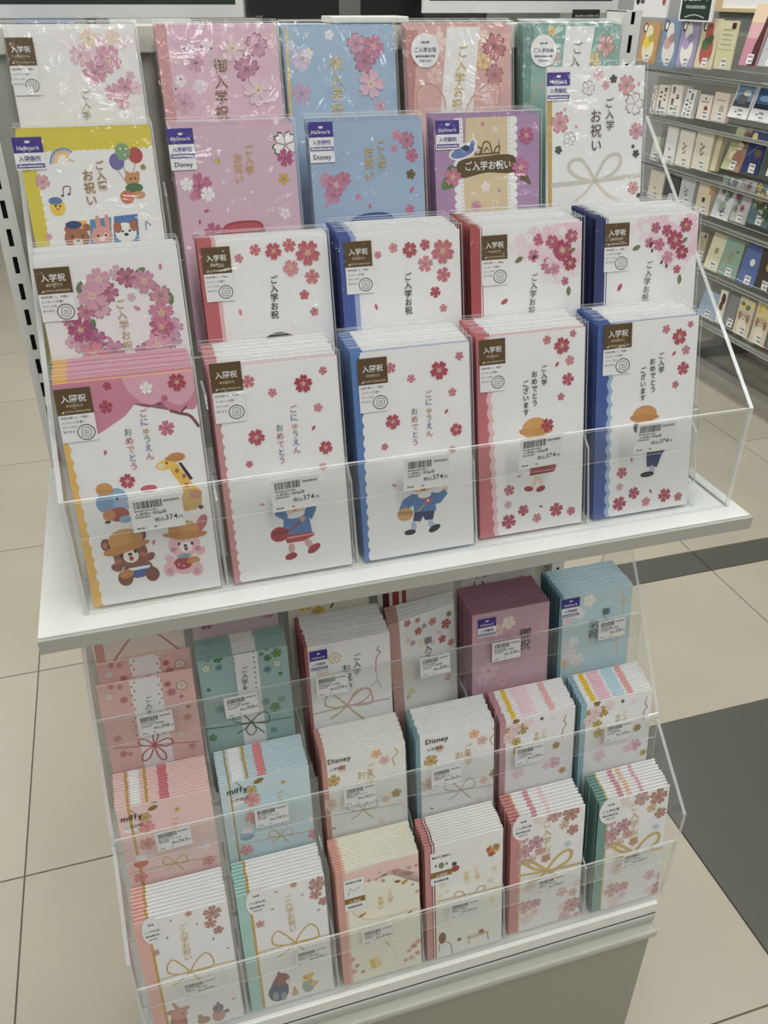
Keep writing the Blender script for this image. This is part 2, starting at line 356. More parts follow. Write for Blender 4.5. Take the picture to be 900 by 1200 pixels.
STACKS={
'40':(0.044,0.0275,0.001,0.105,0.1865,0.2171,8,0.043,0.002,0.0),
'41':(0.1607,0.0275,0.001,0.105,0.1865,0.2171,8,0.045,0.002,0.0),
'42':(0.2774,0.0275,0.001,0.105,0.1865,0.2171,11,0.043,0.002,0.0),
'43':(0.3911,0.0332,0.001,0.105,0.1865,0.2171,9,0.038,0.002,0.0),
'44':(0.5091,0.0338,0.001,0.105,0.1865,0.2171,10,0.038,0.002,0.0),
'30':(0.0425,0.0984,0.0794,0.11,0.1865,0.2171,4,0.024,0.002,0.0),
'31':(0.1693,0.1099,0.0794,0.11,0.1865,0.2171,4,0.013,0.002,0.0),
'32':(0.2869,0.0992,0.0794,0.11,0.1865,0.2171,7,0.04,0.002,0.0),
'33':(0.4052,0.0956,0.0794,0.11,0.1865,0.2171,10,0.05,0.002,0.0),
'34':(0.5308,0.0991,0.0794,0.11,0.1865,0.2171,12,0.046,0.002,0.0),
'20':(0.0418,0.1724,0.1591,0.105,0.1865,0.2171,3,0.012,0.002,0.0),
'21':(0.1622,0.1747,0.1591,0.105,0.1865,0.2171,3,0.01,0.002,0.0),
'22':(0.2801,0.1736,0.1591,0.105,0.1865,0.2171,4,0.015,0.002,0.0),
'23':(0.3974,0.1763,0.1591,0.105,0.1865,0.2171,4,0.018,0.002,0.0),
'24':(0.5103,0.1766,0.1591,0.1028,0.2268,0.2171,1,0,0.002,0.0),
'10':(0.0421,0.2492,0.2293,0.1055,0.1865,0.2171,3,0.006,0.002,0.0),
'11':(0.1639,0.2403,0.2293,0.1055,0.1865,0.2171,3,0.008,0.002,0.0),
'12':(0.277,0.2527,0.2293,0.1055,0.1865,0.2171,4,0.0065,0.002,0.0),
'13':(0.3907,0.2416,0.2293,0.1055,0.1865,0.2171,5,0.01,0.002,0.0),
'14':(0.5099,0.2439,0.2293,0.1055,0.1865,0.2171,6,0.013,0.002,0.0),
'a0':(0.0171,0.1025,-0.345,0.0976,0.1763,0.1539,2,0.02,0.002,0.0),
'a1':(0.1207,0.1115,-0.345,0.0976,0.1763,0.1539,9,0.032,0.002,0.0),
'a2':(0.2349,0.1013,-0.345,0.0976,0.1763,0.1539,14,0.05,0.002,0.0),
'a3':(0.3398,0.1129,-0.345,0.0885,0.1763,0.1539,5,0.044,0.002,0.213),
'a4':(0.432,0.1009,-0.345,0.0976,0.1763,0.1539,14,0.05,0.002,0.0),
'a5':(0.5442,0.1036,-0.345,0.0976,0.1763,0.1539,15,0.049,0.002,0.0),
'b0':(0.0175,0.0338,-0.4535,0.0967,0.1763,0.1539,14,0.039,0.009,0.0),
'b1':(0.124,0.0351,-0.4535,0.0967,0.1763,0.1539,14,0.038,0.009,0.0),
'b2':(0.2357,0.0386,-0.4535,0.0967,0.1763,0.1539,13,0.036,0.009,0.0),
'b3':(0.3439,0.0374,-0.4535,0.0967,0.1763,0.1539,12,0.036,0.009,0.0),
'b4':(0.4464,0.0345,-0.4535,0.0967,0.1763,0.1539,13,0.039,0.009,0.0),
'b5':(0.5502,0.0335,-0.4535,0.0967,0.1763,0.1539,14,0.039,0.009,0.0),
'c0':(0.0178,-0.0318,-0.5518,0.0957,0.1763,0.1539,10,0.036,0.006,0.0),
'c1':(0.1235,-0.0307,-0.5518,0.0957,0.1763,0.1539,10,0.035,0.006,0.0),
'c2':(0.2311,-0.0318,-0.5518,0.0957,0.1763,0.1539,14,0.036,0.006,0.0),
'c3':(0.3341,-0.0318,-0.5518,0.0957,0.1763,0.1539,11,0.034,0.006,0.0),
'c4':(0.4406,-0.0289,-0.5518,0.0957,0.1763,0.1539,9,0.034,0.006,0.0),
'c5':(0.5528,-0.0318,-0.5518,0.0957,0.1763,0.1539,10,0.036,0.006,0.0)}
DESIGN={'40': ('pink cherry-cloud animal envelope', 'pink and white envelope with bear, rabbit, giraffe and elephant', '#e8b860', [(0.0, 0.1, '#e6b75c')], '#e59ab2'),
'41': ('white envelope with pink scalloped edge', 'white envelope with pink scalloped edge and girl carrying red bag', '#d98d92', [(0.09, 1, '#f0f2f4')], None),
'42': ('white envelope with blue scalloped edge', 'white envelope with plain blue scalloped edge and boy carrying tan bag', '#4d86cf', [(0.1, 1, '#eff1f3')], None),
'43': ('white envelope with dotted rose edge', 'white envelope with dotted rose edge and yellow hat child in red skirt', '#dd7078', [(0.13, 1, '#eef0f2')], None),
'44': ('white envelope with blue checked edge', 'white envelope with blue checked edge and child in navy shorts', '#3c61b4', [(0.14, 1, '#eef0f2')], None),
'30': ('white envelope with blossom wreath', 'white envelope with round wreath of pink paper blossoms', '#e9e6ea', [], None),
'31': ('white envelope with coral edge', 'white envelope with coral red edge strip and scattered coral blossoms', '#f0f1f2', [(0, 0.11, '#d8626a'), (0.11, 0.14, '#f0b4b6')], None),
'32': ('white envelope with royal blue edge', 'white envelope with royal blue edge strip and scattered coral blossoms', '#f0f1f2', [(0, 0.1, '#3f5fb8'), (0.1, 0.14, '#9cb4e4')], None),
'33': ('blossom spray envelope with red edge', 'white envelope with red edge and cherry blossom spray in its corner', '#f0eff1', [(0, 0.09, '#c24a4a'), (0.1, 0.108, '#c24a4a')], None),
'34': ('blossom spray envelope with navy edge', 'white envelope with navy edge and cherry blossom spray in its corner', '#f0eff1', [(0, 0.1, '#27367a'), (0.112, 0.12, '#27367a')], None),
'20': ('yellow balloon and animal envelope', 'yellow envelope with balloons, rainbow and three animals in windows', '#d8c83c', [], None),
'21': ('mauve pink envelope with red satchel', 'mauve pink envelope with white blossom and red satchel', '#dab3c8', [], None),
'22': ('sky blue envelope with blue satchel', 'sky blue envelope with pink blossom cluster and blue satchel', '#9bb8da', [], None),
'23': ('purple envelope with olive banner', 'purple envelope with tan lace panel and dark olive banner', '#b58cba', [], None),
'24': ('tall white envelope with silver bow', 'tall white envelope with gold edge and printed silver bow, standing highest', '#f1f1ee', [], None),
'10': ('white envelope with faint pink blossoms', 'white envelope with faint pink blossoms in the top back row', '#f1ecee', [], None),
'11': ('pale pink envelope with gold line', 'pale pink envelope with gold line and white blossoms in top back row', '#e6bccf', [(0, 0.09, '#dd9aa0')], None),
'12': ('light blue envelope with pink blossoms', 'light blue envelope with gold line and pink blossoms in top back row', '#a3c4e2', [], None),
'13': ('salmon envelope with white sash', 'salmon envelope with white sash, rose gold cord loops and round sticker', '#e5b0aa', [], None),
'14': ('teal envelope with white sash', 'teal envelope with white sash and round sticker in top back row', '#86b6aa', [], None),
'a0': ('pink envelope with red cord bow', 'pink envelope with white sash and red cord flower bow', '#edbab8', [(0.34, 0.66, '#f3eeee')], None),
'a1': ('teal clover envelope with green bow', 'teal envelope with white sash, green clovers and green bow', '#9dc1c0', [(0.4, 0.66, '#eef2f0')], None),
'a2': ('white envelope with pink and gold bow', 'white envelope with brown-red edge and pink and gold bow', '#f3f1ee', [(0, 0.04, '#b06060')], None),
'a3': ('tilted floral envelope', 'small cream envelope with rose blossoms and dusty pink edge', '#f3ebe6', [(0, 0.16, '#cf9a92')], None),
'a4': ('mauve envelope with gold cord', 'mauve pink envelope with pale blossoms and thin gold cord', '#d2a3b6', [], '#b27a90'),
'a5': ('ice blue envelope with gold knot', 'ice blue envelope with white blossoms and gold knot', '#bcdae4', [(0, 0.05, '#6a9caa')], None),
'b0': ('pink gold-leaf envelope', 'pale pink envelope with gold leaves and thin gold cord bow', '#f5cdca', [(0.12, 0.15, '#c8a45a'), (0.17, 0.27, '#f8eeee'), (0.32, 0.35, '#c8a45a'), (0.47, 0.57, '#e8848e')], None),
'b1': ('light blue gold-leaf envelope', 'light blue envelope with gold leaves and thin gold cord bow', '#c4dce4', [(0.1, 0.12, '#b89a5a'), (0.15, 0.28, '#eef4f6'), (0.3, 0.33, '#c8a45a'), (0.43, 0.53, '#ee949a')], None),
'b2': ('cream envelope with terracotta edge', 'cream envelope with terracotta edge, peach blossoms and silver-gold bow', '#f1e9e4', [(0, 0.06, '#d9968a')], None),
'b3': ('cream envelope with slate edge', 'cream envelope with slate blue edge, peach blossoms and silver-gold bow', '#e9efe8', [(0, 0.06, '#7aa4ac')], None),
'b4': ('gold blossom envelope with rose edge', 'white envelope with dusty rose edge and gold and pink blossoms', '#f8e6ea', [(0, 0.08, '#cf949c'), (0.16, 0.22, '#e8c83a'), (0.3, 0.5, '#f6d4de'), (0.66, 0.74, '#f0bcbc')], None),
'b5': ('gold blossom envelope with blue edge', 'white envelope with pale blue edge and gold and pink blossoms', '#eef4f8', [(0, 0.08, '#8fbccc'), (0.15, 0.22, '#e8c83a'), (0.26, 0.42, '#f4c8d6'), (0.46, 0.62, '#bfe0ee'), (0.66, 0.74, '#f2b0aa')], None),
'c0': ('white rabbit envelope with pink edge', 'white envelope with pink edge, gold bow and small rabbits', '#f8f7f7', [(0, 0.13, '#f4b8ae'), (0.13, 0.16, '#c8a45a')], None),
'c1': ('white bear envelope with mint edge', 'white envelope with mint edge, gold bow, bear and fox', '#f8f7f7', [(0, 0.13, '#a4d4ca'), (0.13, 0.16, '#c8a45a')], None),
'c2': ('cream envelope with peach edge', 'cream envelope with peach edge, small blossoms and yellow book', '#f8ead6', [(0, 0.09, '#e8a896'), (0.09, 0.12, '#f2c4b0')], None),
'c3': ('ivory envelope with red-striped edge', 'ivory envelope with dusty rose edge striped red and gold lettering', '#f8f5e2', [(0, 0.08, '#d8908a'), (0.08, 0.095, '#9a3a44'), (0.11, 0.125, '#9a3a44')], None),
'c4': ('gold ribbon envelope with rose edge', 'white envelope with rose edge, wide gold ribbon and many blossoms', '#f9f8f6', [(0, 0.13, '#d98c8c'), (0.13, 0.15, '#d8c078'), (0.3, 0.37, '#e4a4b0'), (0.5, 0.55, '#efd0d4')], None),
'c5': ('gold ribbon envelope with green edge', 'white envelope with green edge, wide gold ribbon and many blossoms', '#f9f8f6', [(0, 0.13, '#72a498'), (0.13, 0.15, '#d8c078'), (0.3, 0.37, '#e4a4b0'), (0.42, 0.48, '#f0c8a8'), (0.6, 0.65, '#e8b4c4')], None)}
ART={
'40':[('C',5.6,139.2,8.2,4.3,15,1.8,'#eef0f3'),('Y','#dd86a2',[(3.4,212.0),(109.5,201.2),(105.1,159.8),(96.4,156.0),(84.3,156.4),(76.4,164.7),(67.8,160.5),(58.6,165.4),(49.3,156.5),(38.6,150.6),(27.9,145.0),(21.2,145.5),(4.2,164.2)],1),('Y','#eba6bd',[(54.3,206.8),(107.5,201.4),(103.7,169.8),(91.9,160.1),(80.5,165.3),(70.1,162.7),(60.9,167.6),(52.2,180.9)],1),('F',39.6,180.9,3.5,'#bc3c58','p',31,None),('F',36.0,165.0,5.5,'#c2405e','p',20,None),('F',68.1,176.4,5.1,'#f6eef2','r',19,None),('F',91.8,178.5,7.2,'#c23a55','r',49,None),('F',80.7,166.7,3.0,'#d0607a','p',53,None),('F',78.9,142.7,6.6,'#d86f8a','p',22,None),('F',42.8,103.9,6.2,'#c8405f','r',10,None),('P',29.8,129.1,2.6,'#d06a86',17),('P',55.2,48.8,2.8,'#d98098',25),('L','#8a4f44',2.5,[(83.7,156.5),(91.0,153.5),(98.7,150.4),(104.1,141.1)]),('L','#8a4f44',1.6,[(91.0,153.5),(96.8,158.7)]),('T','ごにゅうえん',62.8,160.7,63.1,118.9,('#b0413e','#3b5ba5','#d08a30','#3d7a50','#3b5ba5','#b83a4e'),0),('T','おめでとう',49.1,147.1,49.7,112.1,('#3d7a50','#b0413e','#d07a6a','#3b5ba5','#b83a4e'),0),('Y','#e8b84a',[(73.2,116.6),(82.4,113.6),(91.6,96.7),(99.8,86.4),(97.0,73.2),(87.2,79.3),(83.1,95.7),(78.2,105.3)],0),('E',74.1,113.2,8.2,4.3,'#edc25a',-8),('E',70.3,112.4,2.9,2.4,'#f3dcae',0),('E',83.1,118.3,7.2,3.9,'#e0953a',0),('Y','#d88a2e',[(74.0,119.1),(89.4,118.8),(88.3,115.4),(74.6,116.4)],0),('E',75.0,114.6,0.8,1.1,'#2a1a14',0),('Y','#4a2a20',[(83.9,113.4),(86.6,113.4),(94.0,98.6),(91.3,97.6)],0),('E',82.2,107.0,1.6,2.0,'#b0702e',0),('E',87.1,101.8,1.6,2.0,'#b0702e',0),('E',88.1,93.8,1.8,2.2,'#b0702e',0),('E',90.6,81.0,8.4,9.2,'#cba868',0),('E',94.3,85.0,5.0,4.0,'#d98a6a',0),('E',85.6,75.0,2.9,3.6,'#e0a84a',0),('E',97.1,73.6,2.1,1.8,'#4a3228',0),('E',32.4,88.9,8.8,10.8,'#86b6dc',0),('E',23.0,88.2,7.0,8.4,'#6fa0d2',0),('Y','#86b6dc',[(37.9,89.2),(45.2,83.6),(43.6,79.8),(35.7,81.7)],0),('E',24.1,99.7,6.6,5.2,'#e0a040',0),('Y','#d8923a',[(18.0,99.3),(31.4,99.0),(30.3,96.1),(18.8,96.6)],0),('E',32.6,90.4,1.0,1.3,'#241c1c',0),('E',36.2,87.2,1.8,1.5,'#e89a9a',0),('E',32.0,77.2,8.2,6.2,'#b8443a',0),('E',24.5,77.5,5.0,4.8,'#d98a34',0),('E',36.3,72.4,4.8,3.3,'#7fb0da',0),('E',22.6,71.9,2.4,1.3,'#4a3a34',0),('E',58.2,95.4,6.6,3.0,'#d8566a',0),('E',17.9,52.7,4.0,5.4,'#8a4636',0),('E',45.9,57.1,4.5,5.4,'#8a4636',0),('E',45.9,56.7,2.2,2.9,'#c87a6a',0),('E',17.2,52.4,2.0,2.9,'#c87a6a',0),('E',39.9,28.1,11.9,8.3,'#9a5644',0),('E',23.4,31.8,4.8,3.5,'#9a5644',25),('E',50.7,37.2,4.5,3.2,'#9a5644',-35),('E',39.7,26.9,9.4,6.4,'#4468b8',0),('Y','#e8ecf4',[(32.2,29.5),(49.5,29.9),(49.3,27.6),(32.2,26.9)],0),('Y','#c03a34',[(30.3,33.4),(43.1,35.3),(43.6,31.4),(31.7,29.3)],0),('E',35.5,42.9,14.0,13.5,'#9a5644',0),('E',35.8,39.9,6.2,5.8,'#f0e4d8',0),('E',35.3,41.8,1.8,1.4,'#2a1c1a',0),('E',35.8,38.0,1.8,2.1,'#c03038',0),('E',28.4,41.6,1.2,1.8,'#241818',0),('E',39.8,43.8,1.2,1.8,'#241818',0),('E',25.0,37.1,2.9,2.2,'#c86a54',0),('E',45.9,40.0,2.9,2.3,'#c86a54',0),('E',33.6,54.6,13.6,9.9,'#e3a03c',0),('Y','#d88c2c',[(18.7,48.9),(48.8,52.3),(49.7,48.6),(29.7,43.3),(16.6,43.3)],1),('E',28.8,21.4,6.1,7.0,'#8f4c3a',0),('E',50.5,21.4,5.7,6.6,'#8f4c3a',0),('E',30.0,24.9,5.7,3.7,'#d98a2a',-10),('E',70.9,62.2,3.8,7.8,'#d9657e',-25),('E',95.8,59.9,4.2,7.7,'#d9657e',30),('E',77.4,24.9,10.1,8.5,'#f0b7c2',0),('E',66.0,32.6,4.2,3.2,'#f0b7c2',30),('E',92.2,35.1,4.2,3.0,'#f0b7c2',-35),('E',79.4,43.5,13.0,12.0,'#f2bcc6',0),('E',80.3,40.5,5.5,4.6,'#faf0ee',0),('E',80.1,42.0,1.5,1.2,'#241818',0),('E',80.4,39.1,1.7,1.8,'#c03038',0),('E',75.1,44.3,1.0,1.6,'#241818',0),('E',85.8,43.1,1.1,1.6,'#241818',0),('E',70.2,39.9,2.7,2.1,'#e8899a',0),('E',89.9,37.9,2.7,2.1,'#e8899a',0),('E',80.6,55.5,12.6,8.7,'#e3a03c',0),('Y','#d88c2c',[(64.5,52.6),(67.0,55.0),(95.5,53.0),(97.1,48.5),(79.8,47.7)],1),('E',76.3,26.5,8.0,5.6,'#c03444',0),('E',72.6,26.2,0.6,0.7,'#f4e8e8',0),('E',76.6,24.1,0.6,0.7,'#f4e8e8',0),('E',80.3,27.2,0.6,0.7,'#f4e8e8',0),('E',77.8,33.1,5.6,2.1,'#7fa6b8',0),('E',85.1,27.8,5.2,3.5,'#d98a2a',0),('E',65.0,22.8,5.3,6.6,'#f0b7c2',0),('E',86.7,19.6,5.3,6.6,'#f0b7c2',0),('E',64.8,21.2,2.5,3.3,'#e59aa9',0),('E',86.4,17.9,2.6,3.3,'#e59aa9',0),('S','act',0.3,182.4,26.8,140.6,('入園祝',))],
'41':[('C',6.1,142.1,6.3,-1.6,16,1.8,'#f0f2f4'),('F',30.7,172.5,5.6,'#d8707f','p',26,None),('F',49.2,161.5,4.0,'#db7a88','p',45,None),('F',75.2,166.1,7.7,'#c2304e','r',10,None),('F',92.5,174.9,3.8,'#d8707f','p',47,None),('F',85.9,144.7,4.2,'#dc8492','p',1,None),('P',80.4,127.9,2.7,'#c8465e',40),('F',32.3,126.3,7.1,'#c94a62','r',62,None),('F',89.6,110.1,6.0,'#c9465a','r',47,None),('F',24.1,104.3,3.3,'#d06a7c','p',46,None),('F',85.8,93.5,3.7,'#dda0a8','p',60,None),('P',30.6,67.8,2.6,'#e0909e',110),('T','ごにゅうえん',65.0,149.9,64.6,107.8,('#b0413e','#3b5ba5','#d08a30','#3d7a50','#3b5ba5','#b83a4e'),0),('T','おめでとう',52.1,135.5,51.6,100.9,('#3d7a50','#b0413e','#d07a6a','#3b5ba5','#b83a4e'),0),('Y','#4a86c8',[(38.6,67.1),(45.9,67.3),(51.7,54.4),(49.1,50.0),(41.1,56.1)],0),('Y','#4a86c8',[(77.7,64.6),(69.8,64.0),(66.0,55.5),(71.8,47.7),(76.5,56.2)],0),('E',58.2,61.3,9.5,6.3,'#f2ccae',0),('E',58.1,60.2,2.6,2.2,'#c8484e',0),('Y','#4a86c8',[(48.2,55.6),(69.2,54.6),(71.5,36.2),(45.5,36.9)],0),('E',58.6,54.0,7.7,2.7,'#f4f4f0',-6),('Y','#c8384a',[(45.9,37.5),(72.0,36.6),(73.7,33.5),(63.6,29.4),(48.6,29.4)],0),('Y','#e8a0a8',[(48.7,34.9),(72.5,35.1),(72.6,34.2),(49.0,33.5)],0),('E',52.1,24.3,3.0,4.6,'#dba79a',0),('E',67.3,26.4,3.1,4.6,'#dba79a',-30),('E',51.0,17.0,5.6,3.2,'#b02838',-12),('E',71.7,21.0,6.6,3.5,'#b02838',-30),('L','#b8283a',1.6,[(49.1,38.8),(65.0,50.0)]),('E',42.6,38.7,7.7,6.8,'#bc2a3c',-8),('Y','#a02032',[(36.0,42.1),(50.4,42.5),(50.4,38.3),(36.0,37.5)],0),('E',63.9,49.9,2.6,2.7,'#e89aa0',0),('L','#f0f1f3',1.1,[(13.8,21.7),(22.7,14.3),(32.1,20.8),(50.9,11.6),(73.1,11.3)]),('S','act',1.2,189.9,26.2,141.3,('入園祝',))],
'42':[('C',8.1,136.4,5.4,0.1,15,1.8,'#eff1f3'),('F',33.9,171.0,4.8,'#d8707f','p',26,None),('F',51.4,160.0,4.0,'#db7a88','p',53,None),('F',76.7,164.6,8.2,'#c8385a','r',55,None),('F',95.6,174.7,4.1,'#d8707f','p',52,None),('F',88.2,144.2,4.2,'#d87a88','p',16,None),('P',82.0,127.8,2.8,'#c8465e',40),('F',33.1,124.9,6.8,'#c94a62','r',56,None),('F',90.7,110.8,5.8,'#c9465a','r',29,None),('F',24.7,103.6,3.4,'#d06a7c','p',70,None),('F',86.6,92.9,3.9,'#dda0a8','p',31,None),('P',31.0,67.7,2.8,'#d8808e',113),('T','ごにゅうえん',66.3,148.8,65.6,107.4,('#b0413e','#3b5ba5','#d08a30','#3d7a50','#3b5ba5','#b83a4e'),0),('T','おめでとう',52.9,135.2,52.4,101.1,('#3d7a50','#b0413e','#d07a6a','#3b5ba5','#b83a4e'),0),('Y','#f2ccae',[(73.9,54.3),(77.4,59.3),(81.3,55.8),(77.1,49.4)],0),('E',78.1,58.5,3.3,3.1,'#f2ccae',0),('Y','#4a86c8',[(66.1,55.0),(72.8,54.9),(77.8,57.7),(80.8,52.8),(73.5,45.0),(67.9,44.5)],0),('Y','#4a86c8',[(48.1,57.7),(50.3,47.9),(39.0,41.5),(34.3,44.4),(38.5,53.0)],0),('E',57.2,63.0,11.2,5.7,'#f2ccae',0),('E',57.9,60.0,2.6,1.3,'#c8685e',0),('Y','#4a86c8',[(47.4,56.5),(68.4,56.0),(69.2,38.2),(48.1,39.6)],0),('E',58.8,54.8,6.4,3.1,'#f4f4f0',0),('E',61.9,49.0,3.1,3.1,'#d8485a',0),('E',61.9,49.0,1.3,1.3,'#f4e8e8',0),('L','#c89a60',1.3,[(59.1,46.5),(48.0,36.5)]),('Y','#2d3c78',[(48.6,39.9),(67.7,38.5),(66.0,30.4),(58.4,30.7),(56.4,35.1),(53.9,30.1),(46.9,31.7)],0),('E',47.5,26.6,2.6,5.0,'#aebfe0',0),('E',64.0,26.2,2.7,4.5,'#aebfe0',-20),('E',43.5,21.4,5.5,2.7,'#20222a',0),('E',67.0,21.6,6.1,3.1,'#20222a',-22),('E',39.9,39.1,7.7,6.3,'#d4a468',0),('Y','#c08f50',[(32.9,42.9),(46.7,41.6),(46.7,38.0),(33.6,39.2)],0),('S','act',4.9,181.3,30.6,135.5,('入園祝',))],
'43':[('C',10.2,138.5,15.7,-7.0,12,2.2,'#eebfc4'),('C',14.7,138.0,20.0,-7.7,12,2.2,'#eef0f2'),('F',67.3,178.1,4.3,'#d8707f','p',28,None),('F',81.9,171.9,7.9,'#c8465e','r',34,None),('F',92.8,181.5,3.6,'#d06a7c','p',1,None),('F',90.0,157.9,4.9,'#dc8492','p',29,None),('F',88.4,140.8,6.3,'#ca4a62','p',0,None),('F',81.6,125.6,3.9,'#d06a7c','p',12,None),('P',77.2,155.4,2.9,'#c8465e',40),('F',29.7,43.5,5.6,'#d06a78','p',26,None),('P',39.5,55.8,2.8,'#dda0a8',55),('F',28.4,29.4,4.0,'#dda0b0','p',33,None),('F',43.9,21.6,5.9,'#c84a62','p',53,None),('F',28.9,12.7,7.7,'#c24260','p',51,None),('F',57.9,11.6,5.1,'#dc8492','p',54,None),('P',61.8,22.8,2.6,'#d06a78',108),('F',78.0,17.0,7.3,'#c84a62','p',16,None),('F',93.7,13.3,4.7,'#d0667a','p',40,None),('T','ご入学',64.0,156.6,64.6,137.9,('#1c1c1e',),1),('T','おめでとう',54.8,152.5,55.3,120.0,('#1c1c1e',),1),('T','ございます',46.1,145.0,46.7,112.3,('#1c1c1e',),1),('E',55.8,99.4,13.2,10.3,'#e8a838',0),('Y','#dc9a2e',[(40.4,97.2),(43.7,100.0),(71.9,97.3),(68.4,92.9),(46.0,94.0)],1),('F',68.1,100.7,6.8,'#c23a50','p',41,None),('E',56.6,78.3,10.3,10.3,'#f2ccae',0),('Y','#c8384a',[(51.8,67.7),(78.2,68.2),(76.6,56.2),(50.2,54.7)],0),('Y','#b02a3c',[(52.6,61.9),(77.5,62.3),(74.7,55.4),(50.7,54.7)],0),('E',55.4,47.8,2.2,6.0,'#f0d0c0',20),('E',61.2,48.1,2.2,6.0,'#f0d0c0',-20),('E',49.4,42.0,4.9,2.6,'#b02838',10),('E',61.7,40.4,4.9,2.8,'#b02838',-15),('S','act',2.3,184.2,26.7,138.3,('入学祝',))],
'44':[('C',13.1,138.5,14.4,-7.2,12,2.6,'#9dbfe6'),('C',17.3,138.0,18.7,-7.9,12,2.6,'#eef0f2'),('F',70.6,176.1,4.4,'#d8707f','p',62,None),('F',85.0,168.1,7.7,'#c8465e','r',26,None),('F',96.2,178.4,3.4,'#d06a7c','p',51,None),('F',92.9,154.9,4.9,'#d8808e','p',20,None),('F',91.0,137.8,6.7,'#ca4a62','p',20,None),('F',83.6,123.2,4.0,'#d06a7c','p',69,None),('P',80.1,152.8,2.9,'#c8465e',40),('F',29.7,43.5,6.1,'#d06a78','p',46,None),('P',39.7,55.4,3.0,'#d88a94',167),('F',27.9,29.3,4.1,'#dda0b0','p',16,None),('F',43.7,20.7,6.5,'#c84a62','p',65,None),('F',28.1,12.1,7.8,'#c24260','p',65,None),('F',57.7,9.8,5.2,'#dc8492','p',16,None),('P',62.2,20.2,2.9,'#d06a78',147),('F',78.4,13.5,7.5,'#c84a62','p',42,None),('F',94.0,9.6,4.9,'#d0667a','p',20,None),('T','ご入学',66.2,155.8,67.4,136.0,('#1c1c1e',),1),('T','おめでとう',57.0,151.4,59.6,118.3,('#1c1c1e',),1),('T','ございます',47.7,144.2,48.8,111.6,('#1c1c1e',),1),('E',49.0,87.0,8.8,8.0,'#4a2f28',0),('E',56.4,84.9,11.1,9.6,'#f2ccae',0),('E',51.8,98.0,13.3,8.9,'#e09a38',0),('Y','#d48c2e',[(36.6,95.6),(40.1,98.7),(64.2,96.7),(64.9,92.8),(43.0,92.7)],1),('E',54.0,105.4,1.6,1.2,'#e09a38',0),('Y','#3a66b0',[(51.6,76.0),(75.5,74.1),(78.0,60.4),(55.0,60.6)],0),('Y','#263c78',[(55.5,62.0),(76.9,61.1),(72.6,55.8),(68.2,44.2),(56.6,45.8)],0),('E',62.4,41.8,2.7,5.0,'#c8b8d8',0),('E',57.5,38.0,7.8,2.8,'#22242c',0),('S','act',5.5,185.8,34.4,139.8,('入学祝',))],
'30':[('P',78.1,170.5,5.8,'#5f8a55',60),('P',31.0,162.5,5.7,'#5f8a55',200),('P',35.3,131.5,5.9,'#5f8a55',20),('P',99.6,147.3,5.9,'#5f8a55',0),('P',93.7,105.7,6.1,'#5f8a55',330),('F',46.0,166.9,9.6,'#e3a0b8','r',24,None),('F',61.1,170.6,6.6,'#e6aec2','o',24,None),('F',51.6,156.7,8.6,'#d26d95','o',66,None),('F',67.8,166.9,8.4,'#c96a88','o',57,None),('F',80.6,163.0,9.8,'#d98fae','r',46,None),('F',91.8,151.0,9.3,'#d8939f','o',41,None),('F',99.0,125.1,8.1,'#e0a4c4','o',66,None),('F',90.6,137.3,10.5,'#db84a8','r',11,None),('F',97.6,114.9,7.1,'#dba2c2','o',42,None),('F',89.0,126.0,10.0,'#cf5f88','r',2,None),('F',43.6,145.1,9.0,'#e3a8bf','o',41,None),('F',32.3,142.4,7.3,'#d8809a','o',59,None),('F',39.2,154.6,11.5,'#e29fba','r',43,None),('F',36.0,120.9,9.3,'#c96da0','o',20,None),('F',26.0,129.3,10.2,'#bf4b84','r',33,None),('F',24.8,116.1,6.7,'#e2b0c0','o',4,None),('F',17.7,120.1,5.3,'#e8b0c4','o',29,None),('F',32.7,108.5,10.9,'#e88f9c','r',63,None),('F',49.1,110.7,9.0,'#d891b4','o',41,None),('F',84.4,111.8,11.1,'#e3a3bb','r',31,None),('F',72.3,107.1,7.6,'#d48fb0','o',1,None),('F',16.9,136.4,3.8,'#d07aa0','o',17,None),('F',69.1,151.6,3.4,'#e8bcd0','o',60,None),('P',95.0,173.4,2.7,'#d07a9a',3),('P',71.9,142.7,3.2,'#d88aa8',120),('P',46.5,120.6,3.0,'#d88aa8',132),('T','ご入学お祝',59.2,151.2,60.6,109.5,('#b09868',),0),('S','act',-1.0,178.8,25.5,137.6,('入学祝',))],
'31':[('F',33.3,172.3,4.1,'#e0808a','p',4,None),('F',47.7,178.1,5.1,'#e0707c','p',71,None),('F',63.0,176.3,7.2,'#d45060','r',54,None),('P',29.6,128.6,3.2,'#e08890',168),('T','ご入学お祝',61.2,156.7,58.6,120.2,('#1c1c1e',),1),('E',60.8,101.7,12.7,7.0,'#2a2020',0),('F',71.2,102.3,3.8,'#d45060','p',66,None),('S','act',2.7,182.7,26.5,138.8,('入学祝',)),('F',77.0,179.8,6.0,'#dc6a70','p',17,None),('F',92.4,172.9,10.8,'#d8606a','r',50,None),('F',76.7,161.6,7.1,'#e58e94','r',43,None),('F',94.5,152.7,6.7,'#e07a80','p',13,None),('F',86.4,138.2,4.5,'#d05a66','p',13,None),('F',93.9,123.2,4.0,'#d8707a','p',26,None)],
